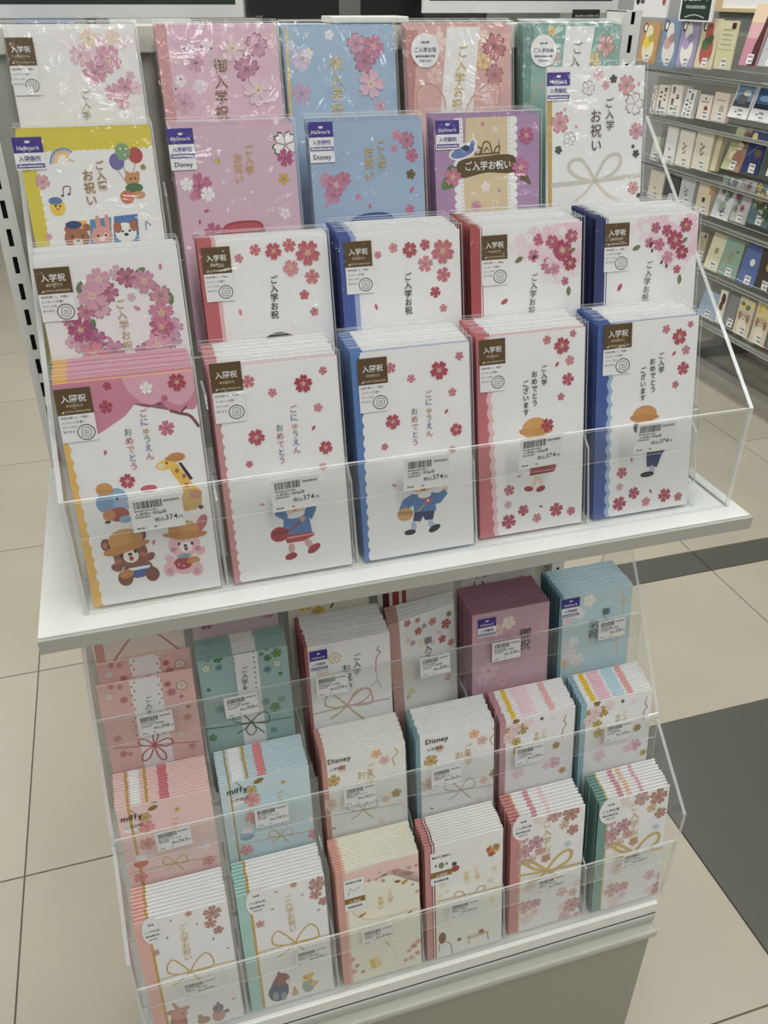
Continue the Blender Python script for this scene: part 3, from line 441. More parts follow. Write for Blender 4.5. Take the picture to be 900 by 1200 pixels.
'32':[('F',48.4,174.4,4.5,'#e08a90','p',30,None),('F',34.1,169.5,3.6,'#dd808a','p',48,None),('F',63.3,172.0,6.8,'#c9465a','r',42,None),('F',77.5,175.1,5.1,'#cf5264','p',38,None),('F',93.8,168.6,10.8,'#d8707a','r',51,None),('F',77.1,158.9,7.5,'#e08a92','p',9,None),('F',93.7,148.5,7.0,'#d8707c','p',68,None),('F',85.5,134.1,5.3,'#c84258','p',55,None),('F',92.6,119.6,3.9,'#d8808a','p',17,None),('P',29.9,126.1,3.1,'#d86a74',167),('T','ご入学お祝',60.3,153.2,59.4,116.8,('#1c1c1e',),1),('E',58.7,103.8,6.1,2.3,'#2a2020',0),('S','act',4.3,182.1,28.6,138.4,('入学祝',))],
'33':[('F',41.5,168.0,5.3,'#f6dfe6','p',44,None),('F',49.4,173.0,7.2,'#f3d4de','p',15,None),('F',52.6,163.1,7.7,'#f4d8e1','p',46,None),('F',62.1,177.7,7.7,'#f1cfda','p',19,None),('F',63.7,166.5,8.4,'#f2d0dc','p',30,None),('F',70.2,157.6,8.4,'#f4d8e1','p',44,None),('F',76.5,176.8,9.0,'#f0cad6','p',46,None),('F',73.3,164.4,9.0,'#f0cad6','p',39,None),('F',83.1,158.1,10.3,'#f2d0dc','p',21,None),('F',89.4,173.2,10.3,'#f0cad6','p',68,None),('F',86.5,142.2,9.9,'#f2d0dc','p',40,None),('F',75.1,141.6,6.7,'#f6dfe6','p',26,None),('F',57.3,175.2,4.4,'#faf2f4','p',16,None),('F',66.9,173.2,5.9,'#d0607f','p',25,None),('F',61.5,159.6,6.0,'#d87a94','p',56,None),('F',79.7,170.2,6.6,'#cf5a7c','o',41,None),('F',89.5,163.3,9.1,'#c94a70','r',29,None),('F',76.7,150.1,7.9,'#d7819a','o',43,None),('P',46.8,157.0,4.8,'#7a7a45',60),('P',32.2,121.2,4.3,'#c64a60',60),('P',62.1,158.2,3.3,'#6a2a3a',60),('T','ご入学お祝',62.5,144.6,59.2,107.8,('#1c1c1e',),0),('S','act',10.6,179.9,35.5,136.7,('入学祝',)),('F',107.7,179.3,8.3,'#f0cad6','p',46,None),('F',110.5,166.2,8.4,'#f2d0dc','p',8,None),('F',106.9,154.5,8.1,'#f0cad6','p',68,None),('F',99.6,144.0,7.0,'#f4d8e1','p',8,None),('F',90.7,149.1,8.0,'#f0cad6','p',63,None),('F',80.7,153.0,6.9,'#f2d0dc','p',26,None),('F',74.4,164.3,6.9,'#f4d8e1','p',61,None),('F',76.8,175.9,7.8,'#f0cad6','p',38,None),('F',86.6,180.6,8.3,'#f2d0dc','p',27,None),('F',97.7,183.1,7.8,'#f0cad6','p',9,None),('F',89.5,140.4,6.2,'#f6dfe6','p',4,None),('F',108.4,143.4,5.3,'#f6dfe6','p',37,None),('F',79.8,170.8,6.4,'#cf5a7c','r',47,None),('F',91.0,162.1,9.4,'#c23f68','r',41,None),('F',99.5,174.4,6.5,'#c8557a','r',34,None),('F',98.2,150.7,7.0,'#b83a60','r',27,None),('F',82.7,146.4,5.6,'#d88aa5','p',28,None),('F',90.3,179.3,4.1,'#faf2f4','p',3,None),('F',105.4,167.6,3.3,'#f4dde4','p',69,None),('F',93.4,135.0,4.1,'#cf6a8a','p',34,None),('P',99.8,161.5,4.2,'#80804a',60),('P',97.3,125.3,4.8,'#80804a',0)],
'34':[('F',39.4,175.3,5.3,'#f6dfe6','p',10,None),('F',47.8,179.2,6.3,'#f3d4de','p',37,None),('F',52.3,169.2,6.8,'#f4d8e1','p',58,None),('F',59.6,180.3,7.3,'#f1cfda','p',40,None),('F',63.0,166.8,7.3,'#f2d0dc','p',2,None),('F',71.5,180.7,7.8,'#f0cad6','p',52,None),('F',80.1,171.3,8.4,'#f0cad6','p',22,None),('F',90.6,175.1,8.4,'#f2d0dc','p',26,None),('F',101.1,178.9,8.9,'#f0cad6','p',30,None),('F',107.4,167.3,8.5,'#f2d0dc','p',32,None),('F',105.6,155.0,8.0,'#f0cad6','p',55,None),('F',97.1,147.6,8.0,'#f2d0dc','p',1,None),('F',85.3,153.0,8.5,'#f0cad6','p',7,None),('F',74.0,151.5,7.0,'#f4d8e1','p',31,None),('F',71.3,160.7,7.9,'#f2d0dc','p',71,None),('F',94.4,138.7,6.6,'#f6dfe6','p',37,None),('F',80.6,141.3,6.5,'#f4d8e1','p',26,None),('F',53.8,176.2,4.8,'#faf2f4','p',11,None),('F',88.9,179.6,4.4,'#faf2f4','p',3,None),('F',99.7,161.1,4.5,'#f4dde4','p',56,None),('F',63.9,175.2,5.4,'#d0607f','o',67,None),('F',76.0,172.0,5.9,'#c94f76','o',55,None),('F',96.4,175.8,6.9,'#c5486c','r',21,None),('F',68.2,159.8,6.4,'#d0708f','p',2,None),('F',57.9,162.0,5.4,'#d4728e','p',3,None),('F',78.1,147.4,6.5,'#dd8aa6','p',36,None),('F',85.4,163.1,9.0,'#c23f66','r',37,None),('F',93.5,151.3,7.0,'#b93a5c','r',16,None),('F',89.1,135.6,4.5,'#d0607f','p',14,None),('P',43.6,158.3,4.9,'#80804a',70),('P',95.5,161.8,4.2,'#80804a',50),('P',92.5,125.7,5.1,'#80804a',0),('P',27.2,123.2,4.4,'#c64a70',30),('P',59.4,160.3,3.1,'#5a2434',30),('P',61.0,155.1,2.4,'#5a2434',200),('P',71.6,143.3,2.5,'#5a2434',40),('P',77.4,139.9,2.5,'#5a2434',190),('T','ご入学お祝',58.8,146.0,54.9,108.2,('#1c1c1e',),0),('S','act',9.5,181.9,35.3,138.5,('入学祝',))],
'20':[('CL',13.0,170.7,103.7,171.5,16,2.9,'#f3efe4'),('L','#6fa4cc',1.7,[(22.6,162.5),(25.6,170.7),(33.4,174.2),(39.8,172.0),(40.5,164.7)]),('L','#e8b0b0',1.7,[(24.6,162.4),(27.4,170.0),(33.1,172.3),(37.7,171.3),(38.5,164.8)]),('L','#e8c86a',1.7,[(26.6,162.4),(29.3,169.3),(32.7,170.4),(35.5,170.7),(36.5,164.9)]),('E',25.8,159.2,6.4,4.3,'#fbfbf8',0),('E',29.4,155.9,5.0,3.2,'#fbfbf8',0),('E',44.1,168.0,6.5,3.7,'#fbfbf8',0),('F',14.1,150.0,5.9,'#e8a3b4','o',50,None),('F',11.4,107.5,3.0,'#e8a3b4','p',52,None),('T','ご入園',60.2,164.6,60.7,141.0,('#b07a38',),1),('T','お祝い',50.0,158.2,49.8,129.4,('#b07a38',),1),('L','#8a7a6a',0.5,[(73.7,157.1),(81.8,142.9)]),('L','#8a7a6a',0.5,[(79.0,163.1),(81.8,142.9)]),('L','#8a7a6a',0.5,[(89.4,161.4),(82.6,142.9)]),('E',74.6,162.8,6.1,6.6,'#7a6ab4',0),('E',90.2,167.1,6.0,6.4,'#cc4a3e',0),('E',80.4,170.2,6.1,6.9,'#7cab6c',0),('E',78.9,172.5,0.8,0.7,'#e8ecd8',0),('E',81.8,167.9,0.8,0.7,'#e8ecd8',0),('E',83.5,172.3,0.8,0.7,'#e8ecd8',0),('E',85.1,149.1,6.2,5.0,'#dc9650',0),('E',81.6,153.0,1.8,2.2,'#dc9650',0),('E',89.9,152.7,1.8,2.2,'#dc9650',0),('E',85.6,142.0,7.3,3.8,'#3f7a48',0),('E',88.7,136.3,5.2,3.1,'#dc9650',0),('E',78.8,135.0,5.7,5.4,'#dd7450',0),('E',83.6,149.2,0.8,0.8,'#1c1c1e',0),('E',87.3,149.5,0.8,0.8,'#1c1c1e',0),('F',95.1,157.7,2.5,'#a08a30','p',8,None),('E',22.3,129.9,6.2,6.8,'#f2c742',0),('E',21.4,135.0,5.5,3.0,'#5a82bc',0),('E',21.0,131.0,0.8,1.0,'#1c1c1e',0),('E',24.5,130.8,0.8,1.0,'#1c1c1e',0),('E',22.3,128.4,1.5,1.0,'#e08a30',0),('L','#7a5a3a',0.8,[(28.4,138.6),(29.5,145.0),(34.6,145.3),(33.7,139.8)]),('E',27.6,138.6,1.2,1.0,'#7a5a3a',0),('E',32.9,139.6,1.2,1.0,'#7a5a3a',0),('L','#5a82b0',0.8,[(90.5,107.7),(91.0,114.7),(94.8,111.4)]),('Y','#eab44a',[(26.2,117.6),(43.3,118.6),(40.1,96.6),(23.7,97.7)],0),('Y','#4f92c4',[(46.0,118.9),(63.3,120.0),(59.9,95.3),(42.7,96.4)],0),('Y','#4a82c4',[(65.5,120.4),(85.1,121.3),(83.1,93.7),(61.9,95.1)],0),('E',27.6,112.4,3.1,3.1,'#b5673f',0),('E',42.4,113.0,3.1,3.1,'#b5673f',0),('E',33.5,104.8,10.2,8.7,'#bb6d44',0),('E',33.7,101.7,4.1,3.1,'#f0dcc4',0),('E',34.0,103.2,1.5,1.0,'#1c1c1e',0),('E',29.9,106.6,1.0,1.0,'#1c1c1e',0),('E',38.2,106.6,1.0,1.0,'#1c1c1e',0),('E',32.5,115.6,6.6,3.2,'#2f4a8a',0),('E',52.1,115.5,2.1,6.6,'#e99a8e',0),('E',59.5,116.1,2.1,6.6,'#e99a8e',0),('E',53.5,105.1,8.8,8.3,'#ea9e92',0),('E',50.5,105.8,1.0,1.0,'#1c1c1e',0),('E',56.8,105.9,1.0,1.0,'#1c1c1e',0),('E',53.5,103.0,2.6,2.1,'#f6e0d8',0),('E',73.4,106.9,8.8,8.2,'#f8f0e4',0),('E',67.2,111.5,3.4,4.7,'#c06a3a',0),('E',80.5,112.2,3.4,4.6,'#c06a3a',0),('E',70.9,108.1,1.0,1.0,'#1c1c1e',0),('E',76.7,108.3,1.1,1.0,'#1c1c1e',0),('E',73.6,105.4,1.9,1.3,'#1c1c1e',0),('S','hall',-3.5,183.7,19.1,159.3,('入園御祝',))],
'21':[('F',97.1,169.9,12.1,'#f7f0f2','o',57,'#4a4a40'),('F',96.1,159.6,7.6,'#c8508c','p',33,None),('F',91.6,114.0,5.0,'#f0dce8','p',45,None),('F',93.0,142.6,5.4,'#c0923c','p',49,None),('F',19.7,140.1,11.1,'#d06a98','p',26,None),('F',9.0,142.2,5.9,'#f5eaf0','p',16,None),('F',25.7,133.6,6.4,'#f5eaf0','p',57,None),('F',13.2,132.1,3.7,'#d884a8','p',54,None),('F',26.8,102.2,8.2,'#c86090','p',33,None),('F',11.0,98.7,3.3,'#d07aa0','p',59,None),('P',82.4,151.0,3.2,'#f0dce8',45),('P',22.6,119.8,2.7,'#c8508c',75),('P',15.9,110.9,2.4,'#c8508c',10),('F',37.2,159.4,2.6,'#c0923c','p',33,None),('T','ご入学',64.9,171.9,63.9,147.4,('#c2a04a',),1),('T','お祝い',54.8,165.4,53.6,140.6,('#c2a04a',),1),('Y','#b52c40',[(32.1,88.3),(34.6,103.9),(43.7,109.3),(63.7,109.7),(71.2,104.4),(70.4,85.8)],1),('Y','#d04a5a',[(35.6,102.8),(42.3,107.2),(63.5,108.1),(69.3,103.4),(56.9,99.8)],1),('E',52.2,96.6,2.3,1.7,'#d8b85a',0),('S','hall',-2.1,186.0,19.2,153.5,('入学御祝','Disney'))],
'22':[('F',21.6,135.3,9.6,'#d07aa0','r',66,None),('F',13.0,139.7,6.7,'#d88cae','p',27,None),('F',29.4,140.3,6.8,'#cc7098','p',37,None),('F',17.9,126.5,7.9,'#d582a6','p',23,None),('F',90.1,170.0,7.5,'#d0789c','o',34,None),('F',94.1,157.2,6.4,'#cf6a92','p',64,None),('F',81.2,174.3,5.1,'#d98cae','p',67,None),('F',77.6,163.3,3.4,'#d98cae','p',51,None),('F',90.2,111.0,4.8,'#d0709a','p',29,None),('P',92.6,127.7,3.6,'#cf6a92',40),('P',51.8,116.0,2.9,'#cf6a92',160),('P',11.2,118.2,3.4,'#d88cae',25),('F',92.4,141.2,4.7,'#6a5a2a','p',4,None),('F',41.7,124.2,3.5,'#d88cae','p',19,None),('T','ご入学',65.4,171.7,65.3,146.0,('#c2a04a',),1),('T','お祝い',54.0,166.8,53.2,137.8,('#c2a04a',),1),('Y','#2d4f94',[(30.5,94.9),(34.3,105.8),(48.3,110.0),(66.8,109.6),(75.1,103.5),(75.7,92.1)],1),('Y','#4468ac',[(35.8,104.6),(48.8,108.3),(65.1,108.0),(72.0,103.1),(53.9,100.8)],1),('S','hall',0.0,187.4,22.2,154.5,('入学御祝','Disney'))],
'23':[('Y','#e0c898',[(31.4,189.3),(75.9,189.4),(71.6,84.4),(26.0,87.3)],0),('SV',27.3,189.4,21.7,87.5,26,3.5,'#f4f0f0'),('SV',78.2,189.3,74.0,84.3,26,3.6,'#f4f0f0'),('F',91.5,169.6,7.9,'#c85a90','r',59,None),('F',47.7,180.7,2.4,'#d8909a','p',17,None),('F',37.9,171.5,2.1,'#e8dcd0','p',56,None),('F',60.5,176.2,2.4,'#e8dcd0','p',54,None),('P',63.6,165.1,2.7,'#d8909a',160),('L','#7a5a22',1.5,[(40.1,155.4),(40.9,161.7),(45.7,159.6),(44.0,155.3)]),('L','#7a5a22',1.5,[(45.6,155.2),(48.0,164.0),(51.3,165.5),(54.5,163.7),(56.9,154.8)]),('L','#7a5a22',1.5,[(58.2,154.7),(60.3,159.6),(64.2,161.7),(63.4,154.5)]),('L','#7a5a22',1.5,[(48.8,157.3),(51.5,160.5),(54.0,157.6)]),('L','#7a5a22',1.8,[(39.4,154.9),(64.1,155.6)]),('Y','#5d8a3e',[(6.2,125.7),(8.1,135.4),(17.7,136.3),(20.7,129.2)],1),('Y','#4d7a34',[(11.4,138.0),(13.3,146.3),(21.2,144.5),(19.3,136.8)],1),('Y','#6a5a34',[(78.1,139.2),(89.8,137.3),(96.5,126.9),(86.4,130.3)],1),('Y','#5c4a20',[(22.9,149.5),(50.4,153.3),(78.2,152.8),(78.8,138.1),(50.1,138.8),(24.8,135.4)],1),('F',16.8,136.4,8.4,'#d87898','r',5,None),('F',85.8,141.7,9.3,'#d070a0','r',24,None),('HA','ご入学お祝い',28.2,142.0,75.8,145.0,8.4,'#f6f0e0'),('E',28.0,158.1,14.7,6.6,'#f4f4f6',-15),('Y','#f4f4f6',[(31.2,158.0),(37.9,170.4),(42.3,165.8),(36.9,155.0)],0),('E',27.3,157.6,12.2,4.7,'#6a8ac8',-15),('Y','#5a78b8',[(31.2,158.0),(37.2,168.2),(40.0,164.8),(35.0,155.6)],0),('E',30.6,160.8,3.5,2.8,'#2d3c70',0),('F',49.9,126.3,4.9,'#f0dce0','p',24,None),('F',39.7,109.7,5.6,'#d890a8','p',66,None),('F',59.5,111.5,4.4,'#ead0b0','p',24,None),('P',63.0,122.8,3.1,'#d890a8',130),('P',36.7,121.3,3.0,'#e8dcc8',100),('S','hall',1.2,184.8,24.2,160.2,('入学御祝',))],
'24':[('Y','#c8a860',[(-0.2,199.6),(5.4,199.4),(6.3,96.2),(1.7,96.5)],0),('F',53.5,219.6,5.9,'#f0c4c8','p',41,None),('F',42.8,208.3,7.0,'#f6eeee','o',70,'#9a7a70'),('F',61.4,210.3,4.3,'#e8a5b0','p',42,None),('F',69.3,215.5,4.1,'#4a4030','p',21,None),('F',83.6,209.9,9.4,'#e9a3a8','o',49,None),('F',92.6,193.6,10.6,'#f4e8ea','o',1,'#a08078'),('P',96.5,210.3,2.8,'#e8a5b0',2),('P',18.4,190.4,2.4,'#e8a5b0',51),('P',30.6,175.5,2.5,'#e8a5b0',130),('F',13.5,179.3,9.9,'#e8a0a6','o',24,None),('F',23.9,165.0,6.6,'#f6eeee','o',70,'#9a7a70'),('F',12.4,155.5,4.1,'#4a4a38','p',61,None),('F',95.9,169.6,7.9,'#e8a0aa','o',47,None),('F',96.3,149.1,4.0,'#4a4a38','p',57,None),('F',92.8,155.7,2.0,'#4a4a38','p',56,None),('F',94.5,117.9,6.5,'#e8a0a0','o',59,None),('F',101.3,110.1,3.0,'#4a4a38','p',67,None),('T','ご入学',64.7,200.0,67.0,170.6,('#3a3020',),0),('T','お祝い',50.8,190.5,52.5,152.1,('#4a3a20',),0),('L','#cfc8ba',3.9,[(5.2,124.3),(51.7,126.2),(101.4,129.1)]),('L','#cfc8ba',3.2,[(51.7,127.3),(39.5,144.3),(30.3,146.2),(24.3,143.1),(25.0,136.2),(36.2,129.0),(51.7,126.2)]),('L','#cfc8ba',3.2,[(51.7,127.3),(62.9,145.3),(73.3,149.5),(79.4,146.7),(77.6,137.0),(65.6,129.2),(52.3,126.2)]),('L','#d8d0bc',2.8,[(50.2,125.2),(41.1,115.3),(31.0,109.0)]),('L','#d8d0bc',2.8,[(53.6,125.1),(64.6,114.1),(79.4,106.4)]),('E',52.0,126.5,3.7,2.4,'#c4bcac',0),('S','hall',-0.4,222.0,23.1,198.3,('入学御祝',))],
'10':[('F',27.0,174.4,15.0,'#f3e9ed','p',36,None),('F',48.5,179.0,12.4,'#f3e4ea','p',32,None),('F',27.6,135.1,10.2,'#f3e9ed','p',6,None),('F',90.1,176.2,8.2,'#efd3dc','p',30,None),('F',73.6,172.7,10.7,'#eccad6','p',15,None),('F',58.0,166.2,9.4,'#e8bccb','p',71,None),('F',67.7,153.0,10.3,'#e09ab8','p',41,None),('F',80.1,163.5,11.6,'#e2a2be','r',48,None),('F',66.7,178.9,7.6,'#f0d6b8','p',18,None),('F',86.7,179.9,6.6,'#f0dcc0','p',24,None),('F',103.5,176.1,6.2,'#f0dbe3','p',20,None),('F',91.4,141.2,8.4,'#dd9ab2','p',49,None),('F',81.2,137.1,7.9,'#e2a8bc','p',71,None),('F',86.9,129.8,6.8,'#e6b4c4','p',42,None),('F',100.8,140.5,5.8,'#eec8d2','p',12,None),('F',96.8,150.0,4.2,'#e8bccb','p',49,None),('T','ご入学',58.0,139.9,55.1,116.1,('#b0a080',),0),('S','act',0.2,180.1,22.1,136.4,('入学祝',))],
'11':[('Y','#a88a4a',[(8.6,191.0),(10.2,190.9),(5.6,112.8),(3.9,112.9)],0),('F',13.8,163.8,4.7,'#ecd0dc','p',0,None),('F',28.6,171.1,4.2,'#f3e4ec','p',44,None),('F',42.8,173.4,5.2,'#f0dce6','p',4,None),('F',16.9,146.1,5.3,'#f3e4ec','p',62,None),('F',31.2,159.8,8.0,'#d9a0bc','p',68,None),('F',17.2,128.1,9.7,'#dba6c0','p',54,None),('F',32.9,140.6,6.5,'#efd8e2','p',38,None),('F',64.9,170.7,11.3,'#ebcad6','r',18,None),('F',86.6,173.0,10.2,'#dda0bc','o',9,None),('F',75.9,154.8,11.5,'#d488a8','o',15,None),('F',84.1,136.9,13.2,'#ebc8d8','r',32,None),('E',23.1,171.1,0.8,0.7,'#6a4a4a',0),('E',31.2,169.8,0.8,0.8,'#6a4a4a',0),('E',38.4,172.2,0.8,0.8,'#6a4a4a',0),('E',20.2,159.9,0.8,0.8,'#6a4a4a',0),('E',11.9,139.8,0.8,0.8,'#6a4a4a',0),('E',46.6,170.9,0.8,0.8,'#6a4a4a',0),('E',17.1,147.3,0.8,0.8,'#6a4a4a',0),('E',32.6,159.7,0.8,0.8,'#6a4a4a',0),('T','御入学祝',53.3,163.3,49.5,113.6,('#8a6a3a',),0)],
'12':[('Y','#d8b860',[(2.9,188.2),(5.0,188.2),(2.6,113.5),(0.2,113.5)],0),('F',15.8,160.2,9.6,'#d8c8de','p',68,None),('F',13.2,132.2,9.8,'#c8a8c8','p',23,None),('F',43.2,180.2,4.5,'#eef2f6','p',0,None),('F',22.3,165.4,5.1,'#e8e0ea','p',4,None),('F',6.4,172.1,4.5,'#d4dcea','p',48,None),('F',88.8,119.4,6.0,'#dca8bc','p',58,None),('F',75.5,158.1,11.0,'#d585a5','o',8,None),('F',85.0,170.0,10.4,'#d985a8','r',69,None),('F',68.7,172.8,9.7,'#e0a0b8','o',28,None),('F',80.5,138.9,12.9,'#e9b9cb','r',70,None),('E',10.2,181.2,0.9,0.8,'#c2a04a',0),('E',23.7,181.9,0.9,0.8,'#c2a04a',0),('E',25.6,169.3,1.2,1.1,'#c2a04a',0),('E',17.4,161.5,1.2,1.1,'#c2a04a',0),('E',39.5,153.2,0.9,0.8,'#c2a04a',0),('T','御入学祝',48.3,163.2,46.4,111.6,('#d8b458',),0)],
'13':[('Y','#d08a84',[(0.3,183.6),(11.3,184.0),(4.7,114.3),(-4.0,114.6)],0),('F',31.5,174.0,9.4,'#f0d8cc','p',2,None),('F',27.2,145.6,8.3,'#eec8bc','p',31,None),('F',21.4,160.7,5.9,'#ecc4b4','p',14,None),('F',76.6,157.2,8.5,'#ecca90','o',10,None),('F',76.1,134.4,4.3,'#f4dcdc','p',40,None),('F',88.5,169.4,12.5,'#d8808a','o',48,None),('F',88.1,145.4,9.8,'#d58a92','o',21,None),('F',77.1,179.1,6.0,'#f0d4c8','p',58,None),('F',79.3,125.1,6.2,'#f0c8c8','p',65,None),('Y','#f2e9e4',[(40.6,186.0),(73.7,187.2),(64.6,112.7),(31.7,113.6)],0),('T','ご入学お祝',56.6,171.7,47.6,114.5,('#c2a04a',),0),('L','#d8a48c',1.5,[(9.6,114.2),(7.8,125.4),(10.6,135.0),(20.4,138.9),(29.9,134.6),(36.1,124.7),(36.8,116.2)]),('L','#e8c4b0',0.9,[(11.5,114.1),(10.1,125.3),(12.4,133.6),(20.3,137.0),(28.3,133.2),(33.8,124.7),(34.8,116.3)]),('L','#d8a48c',1.5,[(58.2,114.3),(62.5,124.0),(76.1,135.0),(87.0,138.7),(93.6,133.2),(92.7,120.5),(89.2,112.0)]),('L','#e8c4b0',0.9,[(60.9,114.2),(64.5,123.4),(76.8,133.0),(86.9,136.5),(90.9,131.9),(90.0,120.5)]),('S','rnd',4.0,181.4,32.0,152.4,('ご入学お祝',))],
'14':[('Y','#6a9a8e',[(0.6,185.8),(11.9,185.8),(7.1,120.0),(-2.7,120.2)],0),('F',89.9,169.2,10.9,'#e0a8a0','o',54,None),('F',77.6,157.5,6.9,'#d8c078','o',59,None),('F',30.7,182.5,4.9,'#d8c078','p',8,None),('F',34.0,159.8,7.2,'#d8b8b0','p',66,None),('F',99.0,181.6,5.7,'#9cc4b8','p',42,None),('Y','#ecefec',[(45.9,186.3),(77.4,187.2),(67.4,123.6),(39.0,124.3)],0),('T','ご入学',59.7,173.2,51.4,138.1,('#8a7a58',),0),('L','#d8a890',1.4,[(10.2,117.3),(12.6,130.0),(21.8,136.9),(29.6,134.7)]),('S','rnd',7.7,179.2,35.3,151.0,('ご入学お祝',))],
'a0':[('VS',0.34,0.66,'#f3eeee'),('E',35.7,178.9,1.0,1.2,'#c98a74',0),('E',37.9,173.0,1.0,1.2,'#c98a74',0),('E',34.6,168.4,1.0,1.2,'#c98a74',0),('E',36.7,162.4,1.0,1.2,'#c98a74',0),('E',33.4,157.7,1.0,1.2,'#c98a74',0),('E',35.5,151.7,1.0,1.2,'#c98a74',0),('E',32.2,147.0,1.0,1.2,'#c98a74',0),('E',34.4,140.9,1.0,1.2,'#c98a74',0),('E',31.0,136.1,1.0,1.2,'#c98a74',0),('E',33.2,130.0,1.0,1.2,'#c98a74',0),('E',29.8,125.2,1.0,1.2,'#c98a74',0),('E',32.0,119.0,1.0,1.2,'#c98a74',0),('E',28.6,114.2,1.0,1.2,'#c98a74',0),('E',30.8,107.9,1.0,1.2,'#c98a74',0),('E',62.6,175.1,1.0,1.2,'#c98a74',0),('E',64.9,169.2,1.0,1.2,'#c98a74',0),('E',61.6,164.5,1.0,1.2,'#c98a74',0),('E',63.9,158.4,1.0,1.2,'#c98a74',0),('E',60.7,153.7,1.0,1.2,'#c98a74',0),('E',63.0,147.6,1.0,1.2,'#c98a74',0),('E',59.7,142.8,1.0,1.2,'#c98a74',0),('E',62.0,136.6,1.0,1.2,'#c98a74',0),('E',58.7,131.8,1.0,1.3,'#c98a74',0),('E',61.0,125.6,1.0,1.2,'#c98a74',0),('E',57.6,120.7,1.0,1.2,'#c98a74',0),('E',60.0,114.4,1.0,1.2,'#c98a74',0),('E',56.6,109.6,1.0,1.3,'#c98a74',0),('E',58.9,103.2,1.0,1.3,'#c98a74',0),('F',14.5,172.9,3.2,'#d9858c','p',53,None),('F',10.7,161.5,5.1,'#f3dcd8','o',61,None),('F',24.9,154.3,4.3,'#d9808a','p',69,None),('F',23.1,170.8,3.4,'#dc8e94','p',8,None),('F',70.6,163.3,3.9,'#cf7078','p',59,None),('F',73.3,152.7,5.3,'#d9808a','p',31,None),('F',84.8,158.7,6.3,'#f3dcd0','o',2,'#8a5a4a'),('F',82.7,145.3,2.4,'#d08a60','p',9,None),('F',11.2,108.1,4.9,'#dc8e94','p',70,None),('F',85.4,117.6,5.0,'#dc8e94','p',30,None),('F',14.2,87.6,4.5,'#d9858c','p',1,None),('F',85.8,79.1,4.6,'#dc8e94','p',64,None),('F',76.4,97.6,4.6,'#f3dcd0','o',3,None),('F',88.2,131.2,2.9,'#c98a60','p',44,None),('F',21.1,85.8,3.2,'#dc8e94','p',30,None),('T','ご入学',49.2,153.9,47.3,131.1,('#1c1c1e',),0),('L','#cc5a64',1.1,[(5.4,97.4),(46.9,90.8),(94.5,83.5)]),('L','#cc5a64',1.6,[(46.9,90.8),(37.6,100.7),(31.0,99.7),(35.0,92.8),(46.9,90.8)]),('L','#cc5a64',1.6,[(46.9,90.8),(52.2,100.9),(50.9,107.5),(46.9,103.0),(46.9,90.8)]),('L','#cc5a64',1.6,[(46.9,90.8),(60.3,86.3),(66.7,91.5),(59.8,96.3),(46.9,90.8)]),('L','#cc5a64',1.6,[(46.9,90.8),(49.6,74.2),(55.9,69.1),(56.3,78.5),(46.9,90.8)]),('L','#cc5a64',1.6,[(46.9,90.8),(34.6,83.3),(32.5,73.9),(40.1,75.7),(46.9,90.8)])],
